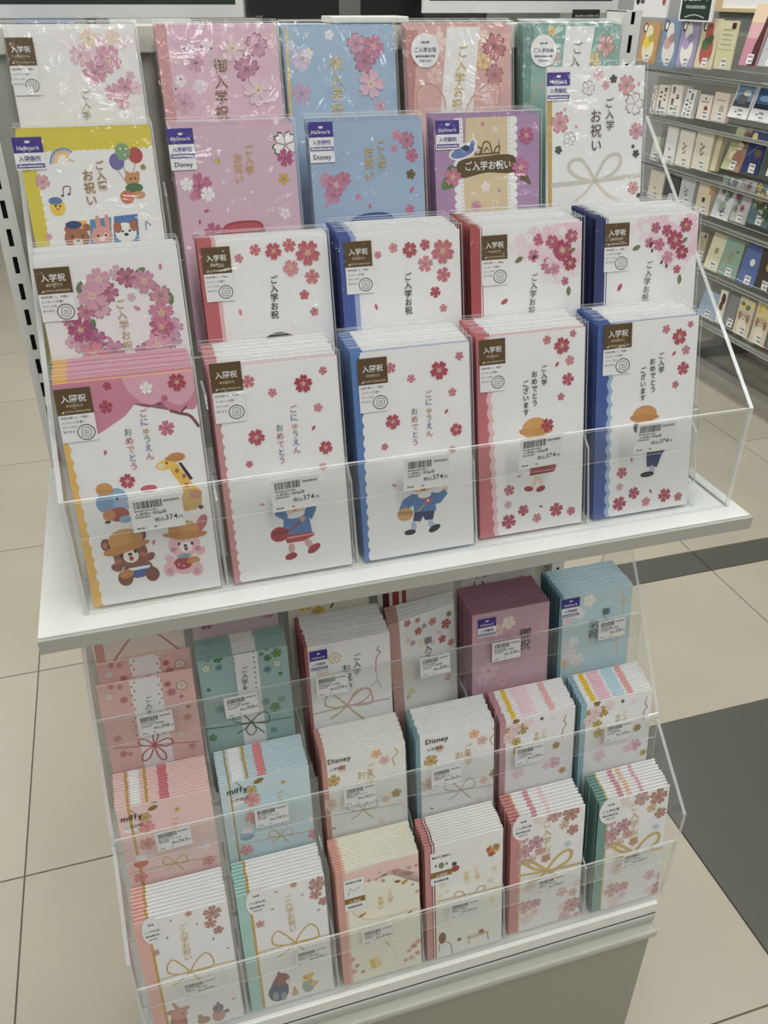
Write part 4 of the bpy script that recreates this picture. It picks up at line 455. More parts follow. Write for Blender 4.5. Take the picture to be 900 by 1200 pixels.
'a1':[('VS',0.4,0.66,'#eef2f0'),('F',22.1,175.7,5.8,'#4f8a48','p',69,None),('F',8.7,165.8,5.2,'#d8e4d0','o',18,'#4f8a48'),('F',22.2,164.3,4.0,'#5f94a8','p',65,None),('F',11.3,175.9,2.6,'#6a9a48','p',26,None),('F',85.4,169.1,6.3,'#6a9a48','p',26,None),('F',75.1,164.8,4.7,'#4f8a48','p',57,None),('F',68.7,171.2,3.0,'#6a9a48','p',53,None),('F',74.8,176.3,2.7,'#4f8a48','p',61,None),('F',85.0,155.0,5.1,'#d8e4c8','o',32,'#4f8a48'),('F',73.7,150.3,4.6,'#5f94a8','p',48,None),('F',8.2,139.0,2.7,'#4f8a48','p',46,None),('F',87.3,142.1,2.7,'#4f8a48','p',11,None),('F',68.4,109.2,5.5,'#6fa2a8','p',28,None),('F',77.7,100.0,6.5,'#4f9058','p',45,None),('F',85.7,108.5,4.4,'#6fa2a8','p',58,None),('F',5.4,75.9,5.2,'#4f9058','p',6,None),('F',73.4,69.5,4.5,'#6fa2a8','p',64,None),('F',17.5,111.5,6.0,'#6fa2a8','p',10,None),('E',39.1,185.1,1.1,1.6,'#8ab8b8',0),('E',39.3,178.6,1.1,1.6,'#8ab8b8',0),('E',38.5,172.3,1.1,1.6,'#8ab8b8',0),('E',38.8,165.8,1.1,1.6,'#8ab8b8',0),('E',38.0,159.4,1.1,1.6,'#8ab8b8',0),('E',38.3,152.8,1.1,1.6,'#8ab8b8',0),('E',37.5,146.3,1.1,1.6,'#8ab8b8',0),('E',37.8,139.6,1.1,1.6,'#8ab8b8',0),('E',36.9,133.1,1.1,1.6,'#8ab8b8',0),('E',37.2,126.3,1.1,1.6,'#8ab8b8',0),('E',36.4,119.8,1.1,1.7,'#8ab8b8',0),('E',36.7,112.9,1.1,1.7,'#8ab8b8',0),('E',35.8,106.2,1.1,1.7,'#8ab8b8',0),('E',36.1,99.3,1.1,1.7,'#8ab8b8',0),('E',60.9,182.3,1.1,1.6,'#8ab8b8',0),('E',60.7,175.9,1.1,1.6,'#8ab8b8',0),('E',60.5,169.4,1.1,1.6,'#8ab8b8',0),('E',60.3,162.9,1.1,1.6,'#8ab8b8',0),('E',60.1,156.3,1.1,1.6,'#8ab8b8',0),('E',60.0,149.8,1.1,1.7,'#8ab8b8',0),('E',59.8,143.1,1.1,1.6,'#8ab8b8',0),('E',59.6,136.5,1.1,1.6,'#8ab8b8',0),('E',59.4,129.8,1.1,1.7,'#8ab8b8',0),('E',59.2,123.1,1.1,1.7,'#8ab8b8',0),('E',59.0,116.3,1.1,1.7,'#8ab8b8',0),('E',58.9,109.5,1.1,1.7,'#8ab8b8',0),('E',58.7,102.7,1.1,1.7,'#8ab8b8',0),('E',58.5,95.8,1.1,1.7,'#8ab8b8',0),('T','ご入学を',48.8,160.2,47.2,128.6,('#1c1c1e',),0),('L','#3f7a58',1.2,[(-0.6,89.3),(48.7,84.7),(95.1,81.7)]),('L','#3f7a58',1.5,[(49.4,86.2),(42.9,96.8),(36.2,103.8),(30.7,98.6),(31.3,91.1),(40.2,86.9),(49.4,86.2)]),('L','#3f7a58',1.5,[(49.4,86.2),(59.7,82.7),(68.4,82.1),(69.6,90.9),(65.1,96.6),(56.4,92.9),(49.4,86.2)]),('L','#3f7a58',1.5,[(49.4,86.2),(41.6,79.3),(33.1,75.2)]),('L','#3f7a58',1.5,[(49.4,86.2),(55.4,77.5),(62.5,68.5)]),('E',49.4,86.2,1.8,1.9,'#3f7a58',0),('L','#3f7a58',1.2,[(49.4,86.2),(42.7,77.4),(47.1,69.2),(54.0,74.5),(49.4,86.2)])],
'a2':[('F',33.3,156.3,7.7,'#efe4c8','o',19,'#b89858'),('F',18.5,139.6,6.2,'#efe4c8','o',14,'#b89858'),('T','ご入学',59.0,157.3,57.1,129.0,('#1c1c1e',),0),('T','お祝い',45.3,146.3,46.2,110.9,('#1c1c1e',),0),('L','#c8b890',2.3,[(43.5,90.5),(34.1,102.7),(25.1,110.5),(18.9,103.6),(20.6,94.5),(32.1,90.4),(43.5,90.5)]),('L','#c8b890',2.3,[(43.5,90.5),(59.7,87.0),(72.8,87.6),(72.9,101.0),(65.1,108.8),(52.7,101.7),(43.5,90.5)]),('L','#c8b890',2.3,[(43.5,90.5),(34.1,82.5),(23.5,76.9)]),('L','#c8b890',2.3,[(43.5,90.5),(52.9,78.1),(63.9,65.1)]),('E',43.5,90.5,2.7,2.7,'#c8b890',0),('L','#d0a8ae',1.9,[(43.5,90.5),(54.0,89.0),(94.5,87.7)]),('L','#c8b890',1.9,[(-4.4,87.7),(43.5,89.5)]),('L','#d8a8b0',2.3,[(44.5,91.4),(55.0,107.0),(68.7,108.0),(72.3,101.1),(61.8,91.4),(45.0,89.1)]),('L','#a85a54',1.0,[(84.7,160.1),(82.1,155.6),(85.9,153.1),(81.1,145.7),(79.6,127.2)]),('L','#8a7a6a',0.6,[(80.2,125.4),(81.2,114.8),(85.3,105.1)]),('L','#8a7a6a',0.6,[(73.3,109.6),(80.3,115.7)]),('S','hall',5.2,170.5,25.2,144.1,('入学御祝',))],
'a3':[('F',25.0,170.1,5.1,'#d97f80','p',56,None),('F',38.6,155.0,5.5,'#d0706c','p',7,None),('F',58.2,161.2,5.6,'#e08a80','p',39,None),('F',76.4,151.8,7.1,'#d4706a','o',71,None),('F',70.3,132.9,5.7,'#c86a68','p',18,None),('F',82.2,124.0,5.1,'#d48a80','p',55,None),('F',38.6,169.6,4.0,'#d8908a','p',52,None),('F',30.4,141.7,4.1,'#c8a8c0','p',69,None),('F',66.3,143.5,4.8,'#f0dcd4','p',39,None),('F',46.8,159.4,3.5,'#a8a0a0','p',49,None),('F',25.0,148.1,4.6,'#e8e0c0','p',28,None),('F',24.6,76.7,6.0,'#e8dcb0','p',46,None),('F',19.7,70.9,4.2,'#d8c8b0','p',16,None),('F',75.3,76.8,5.0,'#e0b0a8','p',70,None),('F',41.9,137.4,5.3,'#f0e4c4','p',61,None),('F',56.7,133.4,4.1,'#ecd0d4','p',36,None),('F',81.0,163.6,4.1,'#8a8078','p',27,None),('T','御入学',50.7,144.0,49.4,111.8,('#3a2c24',),0)],
'a4':[('F',45.5,158.6,9.2,'#ecdcc8','p',56,None),('F',31.8,151.1,8.6,'#e4ccb4','p',27,None),('F',21.3,97.8,12.3,'#e2b4c8','p',14,None),('F',13.0,85.9,8.8,'#e2b4c8','p',11,None),('F',38.5,78.4,7.8,'#ddaac0','p',8,None),('F',21.0,137.2,8.0,'#d49ab4','p',56,None),('T','御祝',66.9,147.6,66.7,116.7,('#3a2c24',),0),('L','#d8c08a',1.2,[(89.5,164.3),(87.7,151.3),(91.4,143.1),(85.2,142.9),(88.5,128.7),(90.5,72.5)]),('S','hall',6.6,170.1,29.1,145.8,('入学御祝',))],
'a5':[('F',39.5,164.9,9.0,'#eeeae0','p',67,None),('F',27.3,149.3,8.1,'#f2f0ee','p',4,None),('F',15.7,148.7,5.7,'#eadfe2','p',42,None),('F',11.7,142.0,6.5,'#e8ccd4','p',12,None),('F',20.5,111.1,8.6,'#e4ecee','p',40,None),('F',10.4,108.7,6.7,'#e6d4dc','p',56,None),('F',17.0,93.2,11.2,'#e6d8e0','p',43,None),('F',27.9,84.5,9.4,'#eadfd8','p',60,None),('F',10.2,82.1,7.4,'#e8c8a8','p',60,None),('T','御入',63.0,151.2,63.3,129.8,('#3a2c24',),0),('T','学祝',46.1,137.9,46.6,111.1,('#3a2c24',),0),('L','#d8cca0',1.5,[(85.9,170.7),(85.3,162.4),(89.4,156.5),(85.5,152.1),(88.0,158.3),(83.4,156.8),(86.2,151.1),(87.2,131.0)]),('L','#d8cca0',1.0,[(82.8,78.6),(81.6,110.5)]),('S','hall',2.7,173.3,26.2,147.1,('入学御祝',))],
'b0':[('H','miffy',3.2,159.7,9.9,'#1e1a1a',1),('E',13.4,148.6,9.5,5.6,'#f3ebea',-8),('H','入学御祝',5.2,149.1,4.9,'#6a5a5a',0),('L','#6a5a2a',0.8,[(10.4,184.6),(12.9,175.5),(19.1,166.1)]),('P',36.3,168.4,6.3,'#8a7434',70),('P',37.6,177.6,5.7,'#8a7434',110),('F',27.9,159.0,6.3,'#c8a85a','o',63,None),('F',27.1,146.4,9.3,'#ee9a94','p',58,None),('F',60.6,159.8,2.9,'#c8a85a','p',46,None),('F',24.6,123.4,8.7,'#ee9a94','p',67,None),('F',11.7,80.8,7.8,'#ee9a94','p',66,None),('F',84.0,80.6,7.4,'#ee9a94','p',70,None),('F',83.7,100.9,4.3,'#f4ecec','p',51,None),('T','ご入',56.2,150.4,54.8,132.3,('#c2a04a',),0),('E',15.0,99.7,7.7,6.2,'#e8836a',0),('Y','#f6f2f0',[(9.8,103.9),(21.5,102.2),(21.3,110.2),(12.3,111.7)],0),('L','#c2a04a',0.9,[(1.0,89.8),(49.2,88.4),(92.7,84.0)]),('L','#c2a04a',1.1,[(49.3,89.4),(44.8,96.1),(40.5,100.4),(37.3,96.3),(37.9,91.2),(43.6,89.1),(49.3,89.4)]),('L','#c2a04a',1.1,[(49.3,89.4),(55.8,87.3),(61.2,87.2),(61.8,93.4),(59.0,97.2),(53.6,94.3),(49.3,89.4)]),('L','#c2a04a',1.1,[(49.3,89.4),(44.2,85.3),(38.5,82.1)]),('L','#c2a04a',1.1,[(49.3,89.4),(52.7,83.4),(56.7,77.2)]),('E',49.3,89.4,1.2,1.3,'#c2a04a',0)],
'b1':[('H','miffy',6.5,162.0,10.0,'#1e1a1a',1),('E',17.8,150.6,10.3,5.8,'#f3ebea',-8),('H','入学御祝',9.1,151.1,5.1,'#6a5a5a',0),('L','#6a5a2a',0.9,[(12.9,187.7),(15.9,178.3),(23.0,168.7)]),('P',41.2,171.1,6.7,'#8a7434',70),('P',42.1,180.5,6.0,'#8a7434',110),('F',32.8,161.3,6.6,'#c8a85a','o',44,None),('F',32.6,148.4,9.8,'#ea9a98','p',39,None),('F',67.5,162.2,3.1,'#c8a85a','p',27,None),('F',31.0,124.7,9.3,'#ea9a98','p',48,None),('F',19.4,80.7,8.2,'#ea9a98','p',47,None),('F',96.4,80.5,7.9,'#ea9a98','p',51,None),('F',95.0,101.5,4.6,'#f4ecec','p',32,None),('T','ご入',63.2,152.5,62.7,133.8,('#c2a04a',),0),('E',22.0,100.2,8.2,6.4,'#7fb0c8',0),('Y','#f6f2f0',[(16.3,104.6),(28.8,102.8),(28.2,111.0),(18.5,112.6)],0),('L','#c2a04a',0.9,[(7.6,90.0),(59.0,88.6),(105.6,84.1)]),('L','#c2a04a',1.1,[(59.1,89.6),(54.0,96.6),(49.1,101.0),(45.9,96.7),(46.9,91.4),(53.0,89.3),(59.1,89.6)]),('L','#c2a04a',1.1,[(59.1,89.6),(66.1,87.5),(71.8,87.4),(72.2,93.7),(69.0,97.7),(63.4,94.7),(59.1,89.6)]),('L','#c2a04a',1.1,[(59.1,89.6),(53.8,85.3),(48.0,82.1)]),('L','#c2a04a',1.1,[(59.1,89.6),(63.0,83.5),(67.6,77.1)]),('E',59.1,89.6,1.3,1.4,'#c2a04a',0)],
'b2':[('H','Disney',6.6,168.7,9.2,'#1e1a1a',1),('E',15.6,158.9,8.9,4.0,'#f4eee8',-8),('H','入学御祝',7.7,158.9,4.7,'#5a4a4a',0),('F',62.9,168.0,6.7,'#e8b890','p',55,None),('F',71.8,156.7,6.8,'#e4b8b4','p',49,None),('F',22.6,159.2,5.3,'#e6bc9c','p',27,None),('F',54.0,143.7,4.7,'#e6c4ac','p',24,None),('F',11.6,144.5,8.3,'#c9a45a','o',12,None),('F',5.8,112.2,8.7,'#ecccb4','p',54,None),('F',84.1,106.5,6.3,'#b89450','o',13,None),('F',71.0,100.6,5.6,'#ecccb4','p',24,None),('F',65.0,70.9,4.9,'#eedcd0','p',15,None),('L','#c2a04a',1.3,[(84.8,170.6),(87.7,162.4),(81.2,156.8),(83.9,146.6)]),('T','ご入学',55.3,157.5,54.5,126.6,('#c2a04a',),0),('T','お',44.4,150.1,43.8,138.3,('#c2a04a',),0),('P',8.1,77.4,2.4,'#8a6a6a',113),('L','#b8b0a0',1.0,[(-1.4,97.1),(43.7,93.2),(89.9,89.2)]),('L','#beb08e',1.4,[(43.7,93.9),(37.0,104.3),(30.4,111.2),(25.5,106.3),(26.5,99.1),(35.1,94.8),(43.7,93.9)]),('L','#beb08e',1.4,[(43.7,93.9),(53.2,93.6),(60.6,95.5),(59.4,104.0),(54.2,108.1),(47.9,102.2),(43.7,93.9)]),('L','#beb08e',1.4,[(43.7,93.9),(36.7,87.6),(28.9,83.9)]),('L','#beb08e',1.4,[(43.7,93.9),(48.7,86.8),(54.4,79.4)]),('E',43.7,93.9,1.6,1.7,'#beb08e',0)],
'b3':[('H','Disney',11.7,166.7,9.6,'#1e1a1a',1),('E',21.7,156.6,9.8,4.1,'#f4eee8',-8),('H','入学御祝',13.4,156.6,4.9,'#5a4a4a',0),('F',71.6,165.9,7.0,'#e8b890','p',15,None),('F',81.6,154.2,7.1,'#e4b8b4','p',9,None),('F',29.2,156.8,5.5,'#e6bc9c','p',59,None),('F',63.4,140.8,5.0,'#e6c4ac','p',56,None),('F',18.2,141.7,8.8,'#c9a45a','o',44,None),('F',13.7,108.3,9.2,'#ecccb4','p',14,None),('F',97.3,102.3,6.6,'#b89450','o',45,None),('F',83.7,96.3,5.9,'#ecccb4','p',56,None),('F',78.8,65.6,5.3,'#eedcd0','p',47,None),('L','#c2a04a',1.4,[(94.8,168.6),(98.2,160.1),(91.6,154.3),(95.1,143.8)]),('T','ご入学',64.1,155.1,64.7,123.1,('#c2a04a',),0),('T','お',52.9,147.5,52.8,135.3,('#c2a04a',),0),('P',18.0,72.3,2.5,'#8a6a6a',121),('L','#b8b0a0',1.1,[(6.8,92.7),(55.0,88.6),(104.4,84.4)]),('L','#beb08e',1.5,[(55.0,89.4),(47.3,100.1),(40.0,107.3),(35.0,102.2),(36.4,94.7),(45.7,90.3),(55.0,89.4)]),('L','#beb08e',1.5,[(55.0,89.4),(65.1,89.0),(72.9,91.0),(71.1,99.8),(65.4,104.0),(59.0,97.9),(55.0,89.4)]),('L','#beb08e',1.5,[(55.0,89.4),(47.9,82.9),(39.8,79.0)]),('L','#beb08e',1.5,[(55.0,89.4),(60.6,82.0),(67.1,74.3)]),('E',55.0,89.4,1.7,1.8,'#beb08e',0)],
'b4':[('F',28.5,160.3,8.3,'#b8923a','o',3,None),('F',10.5,162.5,5.0,'#a8842e','p',4,None),('F',20.4,173.2,4.7,'#8a6a26','p',62,None),('F',53.4,168.6,2.7,'#5a5a58','p',60,None),('F',18.8,161.9,8.8,'#ecc8cc','p',55,None),('F',36.7,166.6,7.1,'#eed4d4','p',60,None),('F',12.1,151.1,8.8,'#eccac8','p',0,None),('F',21.1,144.0,6.5,'#c09a44','p',53,None),('F',23.1,130.8,7.2,'#b8923a','p',71,None),('F',73.6,124.7,5.5,'#b08a34','o',17,None),('F',29.6,117.9,7.3,'#f0dcdc','p',42,None),('F',71.8,99.8,8.7,'#e8acb8','p',37,None),('F',61.7,97.7,6.9,'#f0c8d0','p',53,None),('F',83.2,85.1,5.1,'#b8923a','p',41,None),('F',24.4,96.6,8.7,'#e8ccd2','p',40,None),('F',67.6,165.0,4.9,'#f4e0e0','p',50,None),('T','ご入',56.7,154.6,56.1,139.6,('#c2a04a',),0),('T','お祝',47.7,152.8,47.1,137.2,('#c2a04a',),0),('L','#b0484a',0.9,[(85.2,166.8),(82.7,158.0),(85.8,152.5),(81.6,145.7),(81.6,132.9)])],
'b5':[('F',30.1,159.7,8.7,'#b8923a','o',27,None),('F',11.0,161.9,5.2,'#a8842e','p',28,None),('F',21.1,173.0,4.9,'#8a6a26','p',14,None),('F',56.0,168.2,2.8,'#5a5a58','p',12,None),('F',19.8,161.3,9.2,'#ecc8cc','p',7,None),('F',38.5,166.2,7.5,'#eed4d4','p',12,None),('F',13.2,150.3,9.3,'#eccac8','p',24,None),('F',23.0,143.0,6.9,'#c09a44','p',5,None),('F',25.7,129.5,7.6,'#b8923a','p',23,None),('F',79.3,123.1,5.8,'#b08a34','o',41,None),('F',33.1,116.1,7.7,'#f0dcdc','p',66,None),('F',78.4,97.5,9.2,'#e8acb8','p',61,None),('F',67.9,95.3,7.2,'#f0c8d0','p',5,None),('F',91.2,82.3,5.3,'#b8923a','p',65,None),('F',28.6,94.2,9.1,'#e8ccd2','p',64,None),('F',71.2,164.5,5.0,'#f4e0e0','p',2,None),('T','ご入',60.1,153.8,60.2,138.4,('#c2a04a',),0),('T','お祝',50.8,152.0,50.8,135.9,('#c2a04a',),0),('L','#b0484a',0.9,[(89.6,166.4),(87.4,157.3),(90.9,151.7),(86.8,144.6),(87.3,131.5)])],
'c0':[('F',79.6,164.5,10.0,'#cc9a8c','o',14,None),('F',76.0,150.4,6.9,'#c89084','p',13,None),('F',83.0,138.5,6.0,'#c88e7e','o',7,None),('F',55.7,171.9,4.0,'#cf9a90','p',41,None),('P',37.1,168.5,2.4,'#d0a098',27),('P',62.7,155.0,2.2,'#b0a098',178),('F',16.0,130.0,5.3,'#d2a096','p',42,None),('P',30.5,146.2,2.5,'#a8a49a',27),('P',76.6,127.6,2.6,'#a8a49a',5),('P',87.3,31.0,3.1,'#d89a90',65),('P',90.1,108.9,2.3,'#a8a49a',134),('T','ご入学お祝い',47.8,160.8,47.4,107.1,('#c0a258',),0),('L','#c2a04a',1.3,[(8.3,89.8),(48.0,90.0),(96.4,87.9)]),('L','#c2a04a',1.6,[(47.4,89.8),(39.3,104.2),(31.3,113.6),(25.0,106.0),(25.9,95.5),(36.6,90.2),(47.4,89.8)]),('L','#c2a04a',1.6,[(47.4,89.8),(61.1,87.7),(72.0,89.6),(71.8,103.6),(65.1,110.9),(54.9,102.4),(47.4,89.8)]),('L','#c2a04a',1.6,[(47.4,89.8),(37.7,81.5),(27.0,75.8)]),('L','#c2a04a',1.6,[(47.4,89.8),(53.8,77.4),(61.4,64.5)]),('E',47.4,89.8,1.8,2.1,'#c2a04a',0),('S','rnd',7.1,181.0,26.8,143.3,('ご入学お祝',)),('E',25.9,18.6,9.4,13.9,'#cf7f78',0),('E',27.7,31.9,9.2,9.6,'#dca090',0),('E',25.6,44.3,2.4,7.2,'#dca090',-20),('E',35.6,37.9,4.4,3.2,'#dca090',0),('E',31.8,30.2,0.8,1.2,'#1c1c1e',0),('E',18.4,37.6,4.3,3.2,'#d49488',-20),('E',69.0,12.5,7.3,10.0,'#d09a90',0),('E',69.4,23.6,6.2,6.6,'#8a8488',0),('E',70.0,29.3,1.7,4.9,'#8a8488',0),('E',78.2,15.5,3.4,2.9,'#8a8488',0),('E',67.4,24.4,0.8,1.2,'#1c1c1e',0),('E',52.6,11.3,7.3,5.7,'#b89a80',0),('E',49.0,17.2,2.8,4.9,'#b89a80',0)],
'c1':[('F',87.5,165.0,10.6,'#cc9a8c','o',64,None),('F',84.4,150.6,7.4,'#c89084','p',63,None),('F',92.5,138.3,6.4,'#c88e7e','o',57,None),('F',61.8,172.7,4.2,'#cf9a90','p',19,None),('P',42.1,169.2,2.6,'#d0a098',89),('P',70.0,155.2,2.3,'#b0a098',60),('F',21.5,129.4,5.5,'#d2a096','p',20,None),('P',36.2,146.1,2.6,'#a8a49a',89),('P',86.3,127.0,2.7,'#a8a49a',67),('P',102.7,27.1,3.3,'#d89a90',127),('P',101.6,107.7,2.4,'#a8a49a',16),('T','ご入学お祝い',53.8,161.3,56.2,105.8,('#c0a258',),0),('L','#c2a04a',1.4,[(15.4,87.9),(57.7,88.1),(109.5,85.9)]),('L','#c2a04a',1.7,[(57.1,87.9),(47.7,102.8),(38.6,112.5),(32.3,104.6),(33.9,93.8),(45.5,88.3),(57.1,87.9)]),('L','#c2a04a',1.7,[(57.1,87.9),(71.7,85.7),(83.3,87.7),(82.4,102.2),(74.8,109.7),(64.4,100.9),(57.1,87.9)]),('L','#c2a04a',1.7,[(57.1,87.9),(47.1,79.3),(36.0,73.4)]),('L','#c2a04a',1.7,[(57.1,87.9),(64.5,75.1),(73.3,61.7)]),('E',57.1,87.9,1.9,2.2,'#c2a04a',0),('S','rnd',9.4,182.1,32.4,143.2,('ご入学お祝',)),('E',34.1,25.3,10.0,17.6,'#8d6470',0),('E',32.1,19.6,11.8,15.1,'#5f6684',0),('E',37.4,37.7,8.8,9.8,'#a06a5c',0),('E',44.8,31.7,3.5,4.2,'#e8dcd0',0),('E',40.4,37.8,0.9,1.2,'#1c1c1e',0),('E',34.7,48.2,2.3,3.3,'#a06a5c',0),('E',37.5,10.9,3.5,6.8,'#8aa0a8',0),('E',28.5,13.7,3.5,6.7,'#8aa0a8',0),('E',66.4,16.4,7.3,11.0,'#9ab0ae',0),('E',65.5,28.1,6.0,6.7,'#e0bc60',0),('E',70.7,31.2,2.4,5.0,'#e0bc60',30),('E',73.7,17.0,4.9,3.8,'#e0bc60',-25),('E',61.1,27.3,2.4,2.1,'#f0e8d0',0),('E',63.7,29.7,0.9,1.3,'#1c1c1e',0),('E',50.4,10.8,4.2,5.1,'#d8b890',0),('E',50.3,16.9,1.8,3.8,'#c8a078',0)],
'c2':[('Y','#f2cdc0',[(3.3,168.6),(104.2,169.5),(103.3,123.7),(89.7,146.2),(65.0,158.1),(42.7,149.9),(29.2,152.8)],1),('F',37.3,151.7,2.7,'#dd9a90','p',29,None),('F',46.0,151.2,3.4,'#e4aca0','p',16,None),('F',53.5,146.2,2.8,'#dd9a90','p',17,None),('F',62.1,154.8,3.7,'#e8b4a4','p',56,None),('F',70.5,156.2,3.1,'#dd9a90','p',14,None),('F',84.3,155.1,3.4,'#e4aca0','p',46,None),('F',92.7,155.8,2.8,'#dd9a90','p',10,None),('F',91.0,144.0,3.8,'#e8bca8','p',8,None),('F',95.0,133.7,2.8,'#dd9a90','p',44,None),('F',87.8,129.0,2.5,'#e4aca0','p',1,None),('F',93.1,116.3,2.9,'#e8b4a4','p',15,None),('F',49.9,159.0,2.4,'#e8b4a4','p',29,None),('F',92.6,37.7,4.0,'#e4aca0','p',32,None),('F',86.6,32.3,4.7,'#dd9a90','p',24,None),('F',80.6,26.8,3.3,'#e4aca0','p',16,None),('F',90.7,19.0,3.4,'#dd9a90','p',3,None),('F',12.0,38.1,3.9,'#e4aca0','p',40,None),('F',17.0,26.5,3.3,'#dd9a90','p',39,None),('F',12.3,18.6,4.6,'#e8b4a4','p',9,None),('F',23.5,14.1,3.0,'#dd9a90','p',1,None),('F',83.1,14.0,4.1,'#e8b4a4','p',32,None),('F',75.7,13.0,2.7,'#dd9a90','p',31,None),('P',78.1,135.9,5.0,'#c89a50',60),('P',69.9,139.5,4.4,'#8a6a4a',100),('P',25.3,102.3,4.3,'#c8744a',60),('P',30.1,104.2,3.4,'#d8a84a',20),('P',82.9,86.9,3.9,'#c8964a',60),('L','#d8c8a8',0.9,[(16.1,111.1),(37.3,92.4),(93.9,90.3)]),('T','ご入学',60.7,131.3,61.0,111.3,('#d8b45a',),1),('T','お祝い',49.3,125.2,49.5,104.5,('#d8b45a',),1),('Y','#e2c45a',[(32.0,30.2),(43.0,30.6),(47.0,16.5),(35.0,13.5)],0),('Y','#f0e0a0',[(37.2,30.1),(42.4,30.4),(45.9,17.7),(40.0,16.2)],0),('L','#b89858',1.0,[(52.5,53.0),(57.9,43.3)]),('S','act2',8.2,160.7,31.7,115.6,('入学祝',))],
'c3':[('F',83.3,148.9,8.5,'#e0b060','o',59,None),('F',81.3,143.1,4.6,'#c8563a','p',64,None),('F',87.7,152.5,4.6,'#b88a50','p',50,None),('F',77.7,150.7,3.3,'#c8563a','p',70,None),('F',20.5,115.7,3.9,'#ece2b8','p',12,None),('F',26.2,102.7,3.3,'#ece2b8','p',26,None),('F',17.4,98.4,3.9,'#ece2b8','p',20,None),('F',85.2,119.3,4.7,'#ece2b8','p',46,None),('F',80.9,102.3,4.0,'#ece2b8','p',19,None),('F',88.7,84.6,3.4,'#ece2b8','p',26,None),('F',82.8,71.5,4.8,'#ece2b8','p',6,None),('F',20.7,130.2,2.9,'#ece2b8','p',36,None),('F',14.3,88.4,3.0,'#ece2b8','p',40,None),('T','ご入学',62.0,131.4,64.4,109.8,('#e0c470',),1),('T','お祝い',49.7,128.3,51.4,106.9,('#e0c470',),1),('L','#b89a50',1.3,[(14.4,92.1),(64.5,89.3),(94.7,88.2)]),('L','#b89a50',1.3,[(34.9,92.2),(37.9,98.6),(45.2,96.8),(48.2,89.4)]),('L','#b89a50',1.3,[(61.5,92.2),(67.5,97.6),(73.5,95.5),(72.0,88.5)]),('E',36.6,135.6,5.2,5.0,'#c8483c',0),('E',35.3,143.2,3.4,2.8,'#3a5a4a',0),('L','#8a7a68',1.0,[(14.6,11.4),(17.8,25.9),(29.8,17.4),(31.2,1.0)]),('E',19.4,31.2,4.8,9.4,'#8a5a4a',0),('E',64.8,19.9,15.5,3.2,'#d8c8a0',0),('L','#8a7a68',1.0,[(54.1,21.9),(52.6,8.6)]),('L','#8a7a68',1.1,[(77.2,19.2),(78.8,6.6)]),('F',41.0,21.0,3.1,'#8a6a4a','p',54,None),('F',69.4,24.1,4.2,'#b0704a','p',24,None),('S','act2',6.5,166.9,32.2,119.0,('入学祝','MOOMIN'))],
'c4':[('F',77.2,169.0,11.9,'#cc9280','o',12,None),('F',68.9,154.3,7.1,'#dcb890','p',26,None),('F',80.8,143.1,8.3,'#cc8e7c','o',43,None),('F',55.3,172.7,10.4,'#d6a2a0','o',64,None),('F',33.1,173.9,7.6,'#ecd8c8','p',51,None),('F',40.3,168.0,6.2,'#e8dcd4','p',19,None),('F',32.7,138.5,10.3,'#d498a2','o',13,None),('F',17.8,128.8,10.9,'#d8a0a4','o',7,None),('F',16.6,147.4,7.0,'#dca8b0','p',65,None),('F',27.1,112.7,7.8,'#e0b4b0','p',17,None),('F',38.0,123.4,7.1,'#dca49c','p',7,None),('F',46.6,109.0,6.5,'#d89c98','p',56,None),('F',14.3,113.8,6.4,'#d0b0b0','p',49,None),('F',25.2,70.9,8.8,'#e8d4c8','p',55,None),('F',75.3,123.0,5.1,'#c8d0dc','p',2,None),('F',21.1,40.0,11.9,'#dcaaae','p',46,None),('F',35.9,40.9,7.5,'#d8a0a4','p',28,None),('F',85.5,20.4,12.4,'#daa2a2','o',56,None),('F',70.7,47.1,8.3,'#e4b8bc','p',52,None),('F',86.1,41.7,6.9,'#e0bcb4','p',7,None),('F',76.0,5.7,9.3,'#e4bcc0','p',47,None),('F',93.5,-0.6,6.7,'#dcaaa4','p',37,None),('F',70.1,22.5,6.1,'#ecd4d0','p',53,None),('F',23.4,18.6,9.0,'#ecd4d0','p',15,None),('F',92.1,56.0,6.8,'#ecd0d0','p',27,None),('F',34.7,26.9,6.0,'#e8ccd0','p',26,None),('T','ご入学お祝',46.5,169.8,47.1,105.0,('#c8ac60',),0),('L','#c9b070',3.2,[(10.0,93.9),(47.4,88.8),(95.5,86.3)]),('L','#c9b070',4.0,[(48.4,88.4),(30.8,98.6),(18.6,110.5),(19.1,115.4),(30.5,108.5),(48.3,90.0)]),('L','#c9b070',4.0,[(48.3,90.0),(60.7,106.3),(74.1,113.7),(81.0,108.3),(76.6,96.4),(55.7,86.0)]),('L','#c9b070',3.3,[(48.4,88.4),(36.3,79.0),(25.0,76.9)]),('L','#c9b070',3.3,[(49.7,88.0),(62.7,76.1)]),('S','rnd',1.7,186.4,28.6,148.1,('ご入学お祝',))],
